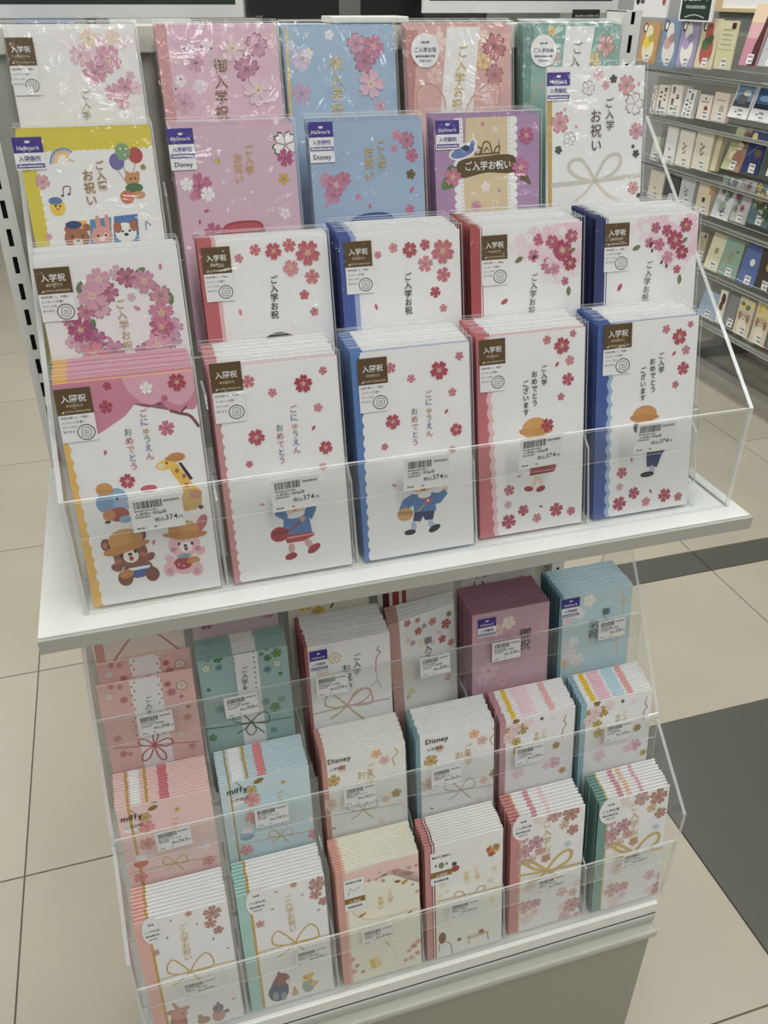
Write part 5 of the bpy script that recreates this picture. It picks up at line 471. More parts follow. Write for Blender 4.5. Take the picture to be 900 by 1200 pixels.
'c5':[('F',81.3,163.2,12.7,'#cc9280','o',9,None),('F',73.3,148.1,7.5,'#dcb890','p',23,None),('F',86.4,136.4,8.7,'#cc8e7c','o',40,None),('F',58.0,167.0,10.9,'#d6a2a0','o',61,None),('F',34.5,168.3,8.0,'#ecd8c8','p',48,None),('F',42.3,162.2,6.6,'#e8dcd4','p',16,None),('F',35.7,131.8,10.8,'#d498a2','o',10,None),('F',20.3,121.9,11.5,'#d8a0a4','o',4,None),('F',18.3,141.0,7.3,'#dca8b0','p',62,None),('F',31.1,105.2,8.2,'#e0b4b0','p',14,None),('F',42.1,116.2,7.5,'#dca49c','p',4,None),('F',51.8,101.3,6.9,'#d89c98','p',53,None),('F',17.4,106.4,6.8,'#d0b0b0','p',46,None),('F',30.9,62.0,9.3,'#e8d4c8','p',52,None),('F',81.5,115.6,5.3,'#c8d0dc','p',71,None),('F',28.1,30.0,12.6,'#dcaaae','p',43,None),('F',43.8,30.8,7.9,'#d8a0a4','p',25,None),('F',97.3,9.4,13.1,'#daa2a2','o',53,None),('F',80.3,37.1,8.8,'#e4b8bc','p',49,None),('F',96.9,31.5,7.3,'#e0bcb4','p',4,None),('F',88.0,-5.7,9.9,'#e4bcc0','p',44,None),('F',106.8,-12.4,7.0,'#dcaaa4','p',34,None),('F',80.9,11.7,6.5,'#ecd4d0','p',50,None),('F',31.5,7.8,9.6,'#ecd4d0','p',12,None),('F',102.6,46.3,7.2,'#ecd0d0','p',24,None),('F',43.2,16.4,6.3,'#e8ccd0','p',23,None),('T','ご入学お祝',48.8,164.1,52.5,97.1,('#c8ac60',),0),('L','#c9b070',3.4,[(13.8,85.8),(53.6,80.4),(104.7,77.6)]),('L','#c9b070',4.2,[(54.7,80.0),(35.6,90.6),(22.1,102.9),(22.4,107.9),(34.8,100.8),(54.6,81.7)]),('L','#c9b070',4.2,[(54.6,81.7),(66.9,98.5),(80.8,106.0),(88.3,100.5),(84.2,88.2),(62.6,77.5)]),('L','#c9b070',3.5,[(54.7,80.0),(42.4,70.3),(30.5,68.2)]),('L','#c9b070',3.5,[(56.1,79.6),(70.5,67.2)]),('S','rnd',0.6,181.3,30.9,141.7,('ご入学お祝',))]}
PRICE={
'40':[0.1062,0.0881,0.0418,0.0322],
'41':[0.2175,0.0875,0.0369,0.0309],
'42':[0.3305,0.0898,0.0413,0.0331],
'43':[0.4372,0.0939,0.0373,0.0286],
'44':[0.5517,0.0929,0.0402,0.03],
'a0':[0.0698,-0.2216,0.04,0.0276],
'a1':[0.161,-0.221,0.0386,0.029],
'a2':[0.2619,-0.2183,0.0402,0.0304],
'a3':[0.3838,-0.2204,0.0386,0.0277],
'a4':[0.4722,-0.2191,0.039,0.0302],
'a5':[0.6117,-0.2192,0.0402,0.0287],
'b0':[0.0705,-0.3196,0.0392,0.0308],
'b1':[0.1743,-0.3196,0.0391,0.0288],
'b2':[0.2727,-0.3191,0.039,0.0306],
'b3':[0.3755,-0.3235,0.0402,0.029],
'b4':[0.4786,-0.3204,0.0398,0.0265],
'b5':[0.595,-0.317,0.0391,0.0301],
'c0':[0.0728,-0.464,0.0345,0.0406],
'c1':[0.1944,-0.4645,0.0334,0.031],
'c2':[0.2707,-0.4599,0.038,0.0272],
'c3':[0.3731,-0.4564,0.0377,0.0254],
'c4':[0.483,-0.4564,0.0354,0.0282],
'c5':[0.5946,-0.4533,0.0351,0.0292]}
BACKDROP=[('greeting_card', 3.177, 3.039, 0.179, 0.01, 0.157, '#c49a68', 'fig:#efe6b8:#e8d04a', 'brown card with cream and yellow cutout figure'),
('greeting_card', 3.016, 2.884, 0.173, 0.009, 0.178, '#7f9cc4', 'fig:#e4dcd8:#d8a8a8', 'blue card with pale cutout figure'),
('greeting_card', 2.881, 2.757, 0.18, 0.009, 0.174, '#aaa0c8', 'fig:#ece8e4:#b8a8d8', 'lavender card with pale cutout figure'),
('greeting_card', 2.752, 2.631, 0.185, 0.018, 0.172, '#dccfa8', 'fig:#c8584a:#5a7a4a', 'cream card with red flowers'),
('greeting_card', 2.622, 2.514, 0.191, -0.02, 0.162, '#dad6a4', 'lines', 'pale yellow card with a dark red seal in its corner'),
('greeting_card', 2.472, 2.373, 0.213, 0.033, 0.195, '#e6b0b4', 'rock', 'pink sunset card with dark rock silhouette'),
('greeting_card', 2.364, 2.259, 0.216, 0.029, 0.132, '#b8bcc4', 'lines', 'grey and white card at the end of the top tier'),
('paper_box', 3.016, 2.979, -0.01, -0.017, 0.11, '#e8dcd4', 'dots', 'narrow blush box at the far end of the second tier'),
('paper_box', 2.972, 2.889, -0.008, -0.014, 0.114, '#ebe4da', 'dots', 'cream box with scattered dark stickers'),
('paper_box', 2.883, 2.794, -0.002, -0.01, 0.115, '#ece5dc', 'dots2', 'cream box with larger dark stickers'),
('paper_card', 2.779, 2.711, 0.001, 0.014, 0.105, '#f0eeea', 'dots', 'white card with column of black pictures'),
('paper_card', 2.674, 2.587, 0.007, 0.003, 0.089, '#e8dccc', 'red', 'beige card with dark red oval'),
('paper_card', 2.579, 2.485, 0.011, -0.002, 0.101, '#e8d8c6', 'grey', 'beige card with grey-green oval'),
('picture_postcard', 2.479, 2.363, 0.036, 0.031, 0.118, '#eef0f2', 'photo', 'white bordered postcard with grey building under blue sky'),
('picture_postcard', 2.355, 2.239, 0.038, 0.029, 0.124, '#eef0f2', 'photo2', 'white bordered postcard with deep blue sky'),
('paper_card', 2.957, 2.902, -0.193, 0.007, 0.098, '#d8dcc8', 'fig2', 'pale green card half hidden at the far end of the third tier'),
('paper_card', 2.857, 2.776, -0.189, 0.001, 0.148, '#eeeeec', 'fig2', 'white card with a faint grey flower'),
('paper_card', 2.763, 2.657, -0.184, -0.012, 0.14, '#e8e4d6', 'sprig', 'cream card with small dark sprig'),
('paper_card', 2.646, 2.532, -0.177, -0.009, 0.152, '#e6dfc8', 'sprig2', 'cream card with dark sprig above a fine line'),
('paper_card', 2.522, 2.486, -0.166, 0.013, 0.133, '#dccfa4', '', 'narrow tan card turned edgewise on the third tier'),
('greeting_card', 2.456, 2.341, -0.148, 0.044, 0.146, '#b08a70', 'fig3', 'brown and green painting card with pale figure'),
('greeting_card', 2.332, 2.234, -0.141, 0.017, 0.147, '#33427e', 'moon', 'navy night card with yellow moon'),
('greeting_card', 2.228, 2.134, -0.134, 0.016, 0.09, '#4a5a54', 'lines', 'dark green card at the near end of the third tier'),
('paper_box', 2.933, 2.82, -0.348, -0.003, 0.123, '#e8e2d0', 'fig2', 'ivory box with small grey mark on the fourth tier'),
('paper_card', 2.811, 2.704, -0.335, -0.008, 0.103, '#4e5052', '', 'charcoal card between ivory box and pale blue card'),
('paper_card', 2.697, 2.594, -0.33, -0.011, 0.111, '#c4cad0', 'sprig', 'pale blue grey card with faint pattern'),
('paper_box', 2.571, 2.476, -0.336, -0.02, 0.129, '#e2d4b6', 'acorn', 'tan box with brown acorn'),
('greeting_card', 2.462, 2.349, -0.331, 0.034, 0.154, '#d4dae0', 'floral:#8a94a8:#6a8a5a', 'white card with grey and green flowers'),
('greeting_card', 2.342, 2.244, -0.322, 0.024, 0.154, '#bcbcbc', 'floral:#a85a84:#7a8a78', 'grey card with mauve flowers'),
('greeting_card', 2.241, 2.115, -0.309, 0.015, 0.145, '#5a7a88', 'floral:#c8a84a:#3a5a3a', 'slate card with yellow flowers'),
('greeting_card', 2.505, 2.452, -0.513, -0.013, 0.109, '#c0b894', 'lines', 'olive card half hidden behind the pale yellow one'),
('greeting_card', 2.442, 2.35, -0.535, 0.027, 0.142, '#e4deb8', 'medal', 'pale yellow card with oval medallion'),
('greeting_card', 2.344, 2.228, -0.533, 0.015, 0.147, '#8fb29e', 'sprig3', 'sage green card with gold sprig'),
('greeting_card', 2.222, 2.118, -0.532, 0.023, 0.157, '#5f7cc0', 'medal2', 'cornflower blue card with white medallion'),
('greeting_card', 2.115, 2.016, -0.524, -0.016, 0.157, '#4a4038', 'medal3', 'dark brown card with gold emblem'),
('picture_postcard', 2.421, 2.305, -0.728, 0.02, 0.109, '#a8c0de', '', 'light blue card at the far end of the bottom tier'),
('picture_postcard', 2.3, 2.253, -0.719, 0.001, 0.132, '#e8e4de', 'dogb', 'white card with brown dog'),
('picture_postcard', 2.248, 2.185, -0.717, 0.015, 0.129, '#8a8e92', '', 'grey card beside the brown dog card'),
('picture_postcard', 2.18, 2.086, -0.724, 0.008, 0.144, '#e0d4b4', 'pup', 'card with cream puppy and yellow flowers, farther of two'),
('picture_postcard', 2.076, 1.986, -0.725, 0.008, 0.156, '#e0d4b4', 'pup', 'card with cream puppy and yellow flowers, nearer of two'),
('picture_postcard', 1.98, 1.894, -0.718, -0.003, 0.079, '#70747a', '', 'dark grey card beside the nearer puppy card')]

# ------------------------------------------------------------------ room
TILE = mat('#b4ad9d', .3, 0, .13, 3.4, 1.0); TILE2 = mat('#b7b0a0', .3, 0, .13, 2.8, 1.0); DARKT = mat('#565650', .38, 0, .08, 9., 1.0); GROUT = mat('#716c62', .8)
fl = cbox('floor', None, -4, 5, -3, 8, -1.05, -1.0035, GROUT); fl['kind'] = 'structure'
XB_ = [-3.246, -2.646, -2.046, -1.446, -.846, -.246, .384, 1.013, 1.62, 2.22, 2.82, 3.42, 4.02]
YB_ = [-2.42, -1.82, -1.22, -.62, -.02, .59, 1.187, 1.775, 2.35, 2.93, 3.51, 4.09, 4.67, 5.25, 5.83, 6.41]
TM = {}
def tile(x0, x1, y0, y1, m):
    g = .0017; k = (round(x1-x0, 3), round(y1-y0, 3), m.name)
    if k not in TM:
        b = MB(); b.box(g, x1-x0-g, g, y1-y0-g, -.008, 0, m); TM[k] = b.mesh('tile')
    o = obj('tile', TM[k], fl); o.location = (x0, y0, -1.0)
for i in range(len(XB_)-1):
    for j in range(len(YB_)-1):
        x0, x1, y0, y1 = XB_[i], XB_[i+1], YB_[j], YB_[j+1]
        if 6 <= i <= 9 and j == 5:
            tile(x0, x1, y0, 1.085, TILE); tile(x0, x1, 1.085, y1, DARKT)
        elif i in (7, 8) and j == 4: tile(x0, x1, y0, y1, DARKT)
        else: tile(x0, x1, y0, y1, TILE2 if (i*3+j*5) % 4 == 1 else TILE)
WALLM = mat('#a9abaa', .7, 0, .02, 4)
cbox('wall_back', None, -4, 5, 6.6, 6.7, -1, 1.8, WALLM)['kind'] = 'structure'
cbox('wall_right', None, 4.05, 4.15, -3, 6.6, -1, 1.8, WALLM)['kind'] = 'structure'
cbox('ceiling', None, -4, 5, -3, 6.7, 1.8, 1.86, mat('#dcdcd8', .8, 0, .02, 4))['kind'] = 'structure'
for (x, y) in LAMP_XY:
    c = empty('ceiling_light', (x, y, 1.74), label='white strip light in the ceiling, %s row, above the %s' % ({-1.5: 'left', .35: 'middle', 2.0: 'right'}[x], {-2.2: 'floor well behind the viewer', -.9: 'aisle where the viewer stands', .6: 'gondola', 2.2: 'aisle behind the gondola', 3.8: 'far back of the store'}[y]), cat='light', group='ceiling strip lights')
    b = MB(); b.box(-.17, -.145, -.6, .6, 0, .06, WHITE); b.box(.145, .17, -.6, .6, 0, .06, WHITE); b.box(-.145, .145, -.6, -.58, 0, .06, WHITE); b.box(-.145, .145, .58, .6, 0, .06, WHITE); b.build('frame', c)
    b = MB(); b.box(-.145, .145, -.58, .58, .02, .03, WHITE); b.build('diffuser', c)
# ------------------------------------------------------------------ gondola carcass
gon = empty('gondola', (.33, .3, -1), label='grey steel gondola with slotted posts and back panel carrying both card racks', cat='display unit')
def part(o):
    o.parent = gon; o.matrix_parent_inverse = Matrix.Translation((-.33, -.3, 1)); return o
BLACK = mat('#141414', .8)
def post(x0, x1):
    b = MB(); y0, y1, zb, zt = .3, .338, -1, .424; xm0, xm1 = (x0+x1)/2-.0022, (x0+x1)/2+.0022
    fr = STEEL
    b.box(x0, x0+.001, y0, y1, zb, zt, fr); b.box(x1-.001, x1, y0, y1, zb, zt, fr); b.box(x0, x1, y1-.001, y1, zb, zt, fr); b.box(x0, x1, y0, y1, zt-.001, zt, fr)
    b.box(x0+.001, xm0, y0, y0+.001, zb, zt-.001, fr); b.box(xm1, x1-.001, y0, y0+.001, zb, zt-.001, fr)
    z = zt-.012
    while z > zb+.03:
        b.box(xm0, xm1, y0, y0+.001, z-.0095, z, fr); z -= .0255
    b.box(x0+.002, x1-.002, y0+.006, y0+.008, zb, zt-.002, BLACK)
    return part(b.build('upright_post'))
post(.002, .0205); post(.6285, .6475)
part(cbox('back_panel', None, .0205, .6285, .312, .322, -1, .395, GREYP))
part(cbox('top_rail', None, .0205, .6285, .303, .338, .392, .4135, mat('#d4d4cb', .4, 0, .02), .001))
tr = part(cbox('rail_clip', None, .325, .40, .301, .342, .4140, .4195, mat('#e4e4dc', .4), .001))
DK = mat('#d9d9d2', .3, 0, .02)
part(cbox('base_deck', None, .004, .6454, -.041, .312, -.577, -.5575, mat('#e6e6e2', .25, 0, .02), .0012))
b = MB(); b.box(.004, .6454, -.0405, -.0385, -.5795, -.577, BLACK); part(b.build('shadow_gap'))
part(cbox('deck_rail', None, .004, .6454, -.043, -.03, -.5945, -.5795, GREYP, .003))
part(cbox('deck_rail', None, .006, .6440, -.056, -.034, -.608, -.5950, mat('#b4b4ac', .4), .004))
part(cbox('base_panel', None, .008, .6385, -.0500, .3, -1.0, -.6080, mat('#9c9b90', .45, 0, .02), .002))
# display shelf
sh = empty('display_shelf', (.333, .15, -.02), label='white steel shelf with grey front edge under the upper acrylic rack', cat='shelf')
def spart(o):
    o.parent = sh; o.matrix_parent_inverse = Matrix.Translation((-.333, -.15, .02)); return o
spart(cbox('shelf_board', None, 0, .6663, .0026, .2985, -.0125, 0, mat('#dcdedb', .22, 0, .02), .0007))
spart(cbox('price_rail', None, 0, .6663, -.0022, .0008, -.0135, -.0002, mat('#aaaaa3', .35, 0, .02), .0005))
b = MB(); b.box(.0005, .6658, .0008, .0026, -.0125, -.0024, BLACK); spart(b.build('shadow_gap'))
for x0 in (.008, .634):
    b = MB(); b.prism([(.299, -.013), (.299, -.075), (.27, -.075), (.03, -.03), (.03, -.013)], x0, x0+.003, 'x', STEEL); spart(b.build('shelf_bracket'))
# ------------------------------------------------------------------ acrylic racks
def plate(name, parent, pts, a0, a1, axis):
    b = MB(); b.prism(pts, a0, a1, axis, ACR, ACR); o = b.build(name, parent); rim(o); return o
def rim(o):      # sawn edges of a sheet look paler than its faces
    me = o.data; me.materials.append(EDGE); big = max(p.area for p in me.polygons)
    for p in me.polygons:
        if p.area < big*.3: p.material_index = len(me.materials)-1
def rack(name, label, x0, x1, side, fronts, floors, divx, wallback):
    R = empty(name, (0, 0, 0), label=label, cat='acrylic rack')
    t = .0024
    for xa, xb in ((x0-.0016, x0+t), (x1-t, x1+.0016)): plate('side_panel', R, side, xa, xb, 'x')
    for (ya, za, yb, zb) in fronts:      # lip: bottom y,z -> top y,z
        plate('front_lip', R, [(ya, za), (ya+t, za), (yb+t, zb), (yb, zb)], x0+t, x1-t, 'x')
        dy = (yb-ya)/(zb-za)
        s0, s1 = zb-.033, zb-.0005
        b = MB(); b.prism([(ya+dy*(s0-za)-.0022, s0), (ya+dy*(s0-za)-.0017, s0), (yb-.0017, s1), (yb-.0022, s1)], x0+t, x1-t, 'x', ACR, ACR); rim(b.build('label_strip', R))
    tl_ = math.tan(wallback)
    for k, (ya, yb, z) in enumerate(floors):
        if k < len(floors)-1: yb = yb-(floors[k+1][2]-z)*tl_-.002
        plate('tier_floor', R, [(x0+t, ya), (x1-t, ya), (x1-t, yb), (x0+t, yb)], z-.0012, z, 'z')
        if k: plate('tier_riser', R, [(ya-.0015-(z-floors[k-1][2])*tl_, floors[k-1][2]), (ya-(z-floors[k-1][2])*tl_, floors[k-1][2]), (ya, z-.0012), (ya-.0015, z-.0012)], x0+t, x1-t, 'x')
        hh = .085 if k == 0 else .06
        for dx in divx[k]:
            plate('divider', R, [(ya+.006, z), (yb-.004, z), (yb-.004+hh*tl_, z+hh), (ya+.022+hh*tl_, z+hh), (ya+.010+hh*.8*tl_, z+hh*.86)], dx-.001, dx+.001, 'x')
    return R
def mids(keys): return [(STACKS[a][0]+STACKS[a][3]+STACKS[b_][0])/2 for a, b_ in zip(keys, keys[1:])]
TU = STACKS['40'][5]; TL = STACKS['c0'][5]
up = [[r_+c for c in '01234'] for r_ in '4321']; lo = [[r_+c for c in '012345'] for r_ in 'cba']
fz = [STACKS[r_[2]][2] for r_ in up]; fy = [min(STACKS[k][1] for k in r_)-.003 for r_ in up]
fz[0] = .0010; fy[0] = .025
UF = [(fy[k], (fy[k+1] if k < 3 else .272), fz[k]-(.0018 if k else 0)) for k in range(4)]
rack('acrylic_rack', 'clear stepped acrylic card rack standing on the white shelf', .0370, .6535,
     [(.0218, 0), (.0218, .1078), (.272, .33), (.272, 0)], [(.0218, 0.0012, .0218, .1078)], UF,
     [mids(r_)+[STACKS[r_[-1]][0]+STACKS[r_[-1]][3]+.006] for r_ in up], TU)
lz = [STACKS[r_[1]][2] for r_ in lo]+[-.2465]; ly_ = [min(STACKS[k][1] for k in r_)-.004 for r_ in lo]+[.172]
lz[0] = -.5555
LF = [(ly_[k], (ly_[k+1] if k < 3 else .215), lz[k]-(.0018 if k else 0)) for k in range(4)]
rack('acrylic_rack', 'larger clear acrylic card rack on the base deck below the shelf', .0095, .6525,
     [(-.0365, -.557), (-.0365, -.395), (.048, -.318), (.052, -.305), (.118, -.2), (.17, -.125), (.2165, -.08), (.2165, -.557)],
     [(-.0365, -.5555, -.0365, -.4418), (ly_[1]-.001, lz[1], .0440, -.3055), (ly_[2]-.001, lz[2], .1165, -.2055)], LF,
     [mids(r_) for r_ in lo]+[[.117, .224, .331, .438]], TL)
# ------------------------------------------------------------------ envelopes
ORD = ['', 'second', 'third', 'fourth', 'fifth', 'sixth', 'seventh', 'eighth', 'ninth', 'tenth', 'eleventh', 'twelfth', 'thirteenth', 'fourteenth', 'fifteenth']
UPDZ = {'4': .0018, 'c': -.0002}
def env_meshes(key, w, h, th, back):
    short, label, body, bands, top = DESIGN[key]
    col = top if (back and top) else body
    ml = pm(bands[0][2]) if bands and bands[0][0] == 0 else pm(col)
    pear = key in ('30', '10')
    b = MB(); b.box(0, w, 0, th, 0, h, pm(col) if not pear else mat(body, .35), ml)
    me = b.mesh('gift_envelope'); kids = []
    if not (not back and key in ('41', '42', '43', '44', '40')):
        for i, (a, c, cc) in enumerate(bands):
            if not back and a > .14: continue      # stripes of the hidden copies' upper edge only
            b = MB(); e = .00012; b.box(max(a*w, -e), min(c*w, w), -e, th+e, .0005, h+e, pm(cc)); kids.append(('edge_band' if i == 0 else 'printed_band', b.mesh('edge_band')))
    if key[0] in '1234':
        b = MB(); y = -.0004 if back else -.00165
        n = 1 if back else 5
        x0, x1, z0, z1 = -.0015, w+.002, 0, h+(.0048 if not back else .004)
        for i in range(n):
            for j in range(n):
                q = [(x0+(x1-x0)*a/n, z0+(z1-z0)*c/n) for a, c in ((i, j), (i+1, j), (i+1, j+1), (i, j+1))]
                b.face([(p, y-(0 if back else .0006*math.sin(3.14*(p-x0)/(x1-x0))*math.sin(3.14*(s_-z0)/(z1-z0))), s_) for p, s_ in q], SLEEVE)
        e = .0007; y -= .00005
        b.face([(x0, y, z1-e), (x1, y, z1-e), (x1, y, z1), (x0, y, z1)], SEAM); b.face([(x1-e, y, z0), (x1, y, z0), (x1, y, z1-e), (x1-e, y, z1-e)], SEAM)
        kids.append(('clear_sleeve', b.mesh('clear_sleeve')))
    return me, kids
def put(key, me, kids, loc, tilt, yw, label, grp):
    o = obj('gift_envelope', me); o.location = loc; o.rotation_euler = (-tilt, 0, yw); tag(o, label, 'envelope', grp)
    for nm, m in kids: obj(nm, m, o)
    return o
GRP = {'4': 'envelopes in the upper rack front tier', '3': 'envelopes in the upper rack second tier', '2': 'envelopes in the upper rack third tier', '1': 'envelopes in the upper rack top tier',
       'a': 'envelopes in the lower rack third tier', 'b': 'envelopes in the lower rack second tier', 'c': 'envelopes in the lower rack front tier'}
for key, (x, y, z, w, h, tilt, n, dep, dz, yw) in STACKS.items():
    short, label, body, bands, top = DESIGN[key]
    z = z+UPDZ.get(key[0], 0)
    if key == 'a0': sp = .0
    sp = dep/max(1, n-1) if n > 1 else .004
    if key == 'a3': sp = .0105
    th = min(.0022, sp*(.55 if key[0] in '1234' else .44))
    grp = GRP[key[0]]
    me, kids = env_meshes(key, w, h, th, False)
    root = put(key, me, kids, (x, y, z), tilt, yw, label, grp)
    artwork(key, root, w*1000, h*1000)
    if n > 1: mb, kb = env_meshes(key, w, h, th, True)
    rd = random.Random(ord(key[1])*7+ord(key[0]))
    for i in range(1, n):
        t = i/(n-1)
        lab = '%s, %s from the front of its stack' % (short, ORD[i])
        if key == 'a3':
            put(key, mb, kb, (x+.0002*i, y+.0064*i, z+.0008*i), tilt, yw*(1-.13*i), lab, grp)
        elif key == 'a0':
            o = put(key, me, kids, (x+.0012, y+.032, z+.002), tilt, yw, lab, grp); artwork(key, o, w*1000, h*1000)
        else:
            j = rd.uniform(-.0008, .0008); zz = z+dz*t+rd.uniform(0, .0010)
            o = put(key, mb, kb, (x+j, y+dep*t, zz), tilt, 0, lab, grp)
            if key in ('20', '21', '22', '23', '33', '34', '30', '10', '11', '12', '13', '14') and i == 1 and n <= 6: pass
# row behind, under the shelf
for i, (x, w, bc, lab, fls, extra) in enumerate((
    (.016, .096, '#efe2d6', 'beige envelope with pink cord bow at the back of the lower rack', [(20, 168, 8, '#d8b0a0'), (84, 165, 9, '#d97a70')], 'bow'),
    (.122, .096, '#ead2d6', 'pale mauve envelope with rose blossoms at the back of the lower rack', [(15, 160, 8, '#c87a94'), (60, 166, 10, '#cf9098'), (85, 160, 8, '#d8a0aa')], ''),
    (.23, .096, '#efe9d4', 'cream envelope with yellow blossom and green leaf at the back of the lower rack', [(20, 165, 12, '#e4c84a'), (35, 150, 8, '#d8b84a')], 'leaf'),
    (.337, .096, '#f1e9dc', 'cream envelope with dark red bands at the back of the lower rack', [(70, 165, 8, '#d88a80')], 'bands'),
    (.443, .096, '#f4efe4', 'cream envelope with coral blossom and black lettering at the back of the lower rack', [(70, 168, 9, '#dd7a68'), (78, 140, 9, '#e8a898')], 'text'))):
    b = MB(); b.box(0, w, 0, .003, 0, .178, pm(bc)); o = b.build('gift_envelope'); o.location = (x, .178, -.246); o.rotation_euler = (-TL, 0, 0); tag(o, lab, 'envelope', 'envelopes at the back of the lower rack')
    P = Print(w*1000, 178)
    for (u_, v_, r_, c) in fls: flower(P, u_, v_-76, r_, c, 'p', 20, None)
    if extra == 'bow': P.line([(18, 58), (50, 95), (58, 95), (88, 58)], 2.2, pm('#d98a88')); P.rect(0, 0, 10, 178, pm('#e6a49c'))
    if extra == 'bands':
        for c, q in (('#6a2a28', 6), ('#c0403a', 18), ('#c0403a', 30)): P.rect(q, 0, q+8 if q < 20 else q+5, 178, pm(c))
    if extra == 'leaf': P.line([(50, 76), (62, 92), (80, 86), (92, 92)], 2.5, pm('#5a7a4a')); P.ell(62, 90, 9, 4, pm('#5a8a4e'), 20)
    P.b.build('printed_artwork', o)
    if extra == 'text':
        T_ = Print(w*1000, 178, .4); T_.vtext('ご祝い', 24, 118, 22, 60, ('#2a2a2a',)); T_.vtext('お祝', 40, 120, 38, 80, ('#2a2a2a',)); T_.b.build('lettering', o)
# ------------------------------------------------------------------ price tags in the label strips
NAMES = {'4': '入園祝い祝儀袋'}
INFO = {'40': ('入園祝い祝儀袋', '374'), '41': ('入園祝い祝儀袋', '374'), '42': ('入園祝い祝儀袋', '374'), '43': ('入学祝い祝儀袋', '374'), '44': ('入学祝い祝儀袋', '374'),
        'a0': ('スリム多種用金封', '308'), 'a1': ('スリム多種用金封', '308'), 'a2': ('慶弔金封ご入学祝', '330'), 'a3': ('スリム多種用金封', '308'), 'a4': ('慶弔金封御入学祝', '330'), 'a5': ('慶弔金封御入学祝', '330'),
        'b0': ('慶封入学祝ミッフィーピンク', '363'), 'b1': ('慶封入学祝ミッフィーブルー', '363'), 'b2': ('慶封入学祝 ピンク', '363'), 'b3': ('慶封入学祝 ブルー', '363'), 'b4': ('ご入学用金封', '330'), 'b5': ('ご入学用金封', '330'),
        'c0': ('金封 ご入学お祝', '330'), 'c1': ('金封 ご入学お祝', '330'), 'c2': ('金封ご入学祝', '352'), 'c3': ('金封ご入学祝', '352'), 'c4': ('金封 ご入学お祝', '330'), 'c5': ('金封 ご入学お祝', '330')}
def lip_y(k, z):
    if k[0] == '4': return .0218, 0
    if k[0] == 'c': return -.0365, 0
    ya, za, yb, zb = {'b': (ly_[1]-.001, lz[1], .0440, -.3055), 'a': (ly_[2]-.001, lz[2], .1165, -.2055)}[k[0]]
    d_ = (yb-ya)/(zb-za); return ya+d_*(z-za), math.atan(d_)
PM = mat('#f6f6f6', .5); INK = mat('#161618', .6)
for key, (x, z, w, h) in PRICE.items():
    w = {'4': .0405}.get(key[0], .0362); h = {'4': .0305}.get(key[0], .0262)
    ztop = {'4': .1078, 'a': -.2055, 'b': -.3055, 'c': -.4418}[key[0]]
    yy, tl_ = lip_y(key, z-h/2)
    b = MB(); b.box(0, w, 0, .0003, 0, h, PM); o = b.build('price_tag'); o.location = (x-w/2, yy-.0012, z-h/2); o.rotation_euler = (-tl_, random.uniform(-.03, .03), 0)
    nm, pr = INFO[key]
    tag(o, 'white price tag reading %s before the %s' % (pr, DESIGN[key][0]), 'price tag', 'price tags in the label strips')
    W, H = w*1000, h*1000
    P = Print(W, H, .03, .004); rd = random.Random(ord(key[0])*9+ord(key[1])); u_ = W*.08; P.layer()
    while u_ < W*.6:
        q = rd.choice((.25, .4, .6, .9))*W/40; P.poly([(u_, H*.68), (u_+q, H*.68), (u_+q, H*.9), (u_, H*.9)], INK); u_ += q+rd.choice((.3, .45))*W/40
    P.b.build('barcode', o)
    P = Print(W, H, .03, .004)
    ticks(P, W*.65, H*.8, W*.95, H*.07, INK, 9, 4); ticks(P, W*.08, H*.6, W*.5, H*.045, INK, 14, 6); ticks(P, W*.08, H*.41, W*.36, H*.045, INK, 8, 7); ticks(P, W*.08, H*.08, W*.24, H*.05, INK, 3, 2); ticks(P, W*.4, H*.08, W*.47, H*.05, INK, 2, 3)
    P.text(nm, W*.08, H*.48, W*.085, INK, 1, fit=W*.66)
    P.text('税込', W*.43, H*.25, W*.1, INK, 1); P.text(pr, W*.63, H*.25, W*.165, INK, 1, fit=W*.25); P.text('円', W*.89, H*.25, W*.085, INK, 1)
    P.b.build('printed_price', o)
# ------------------------------------------------------------------ shelf run across the aisle
bgr = empty('card_wall_unit', (2.6, 2.6, -1), label='grey shelving unit with tiered clear trays of cards across the aisle', cat='display unit')
def bpart(o):
    o.parent = bgr; o.matrix_parent_inverse = Matrix.Translation((-2.6, -2.6, 1)); return o
GB = mat('#9ea1a0', .5, 0, .02); GD_ = mat('#77776f', .5, 0, .02)
bpart(cbox('back_panel', None, 2.74, 2.77, 1.55, 4.6, -.86, .52, GB))
TZ = [(.165, 1.6, 3.4), (-.018, 1.6, 3.3), (-.2, 1.6, 3.2), (-.352, 1.6, 3.15), (-.545, 1.6, 2.75), (-.742, 1.6, 2.62)]
def rowz(k, y):      # tiers of the run tilt up slightly towards the near end, as the tray rails do
    return TZ[k][0]
for k, (z, ya, yb) in enumerate(TZ):
    b = MB(); b.box(2.43, 2.74, ya, yb, z-.006, z, ACR); bpart(b.build('tray_floor'))
    b = MB(); b.prism([(2.395, z-.012), (2.40, z-.012), (2.40, z+.03), (2.395, z+.03)], ya, yb, 'y', ACR, ACR); o = b.build('tray_lip'); rim(o); bpart(o)
    bpart(cbox('tray_rail', None, 2.40, 2.43, ya, yb, z-.014, z-.004, mat('#8f8f88', .4)))
    bpart(cbox('tray_back', None, 2.62, 2.63, ya, yb, z, z+.13, mat('#8c8c84', .5)))
for y_ in (1.7, 2.56):
    b = MB(); b.prism([(2.5, -1), (2.9, -1), (2.9, -.93), (2.62, -.95), (2.5, -.975)], y_, y_+.07, 'y', GD_); bpart(b.build('foot'))
    bpart(cbox('leg', None, 2.70, 2.745, y_, y_+.07, -.95, -.86, GD_))
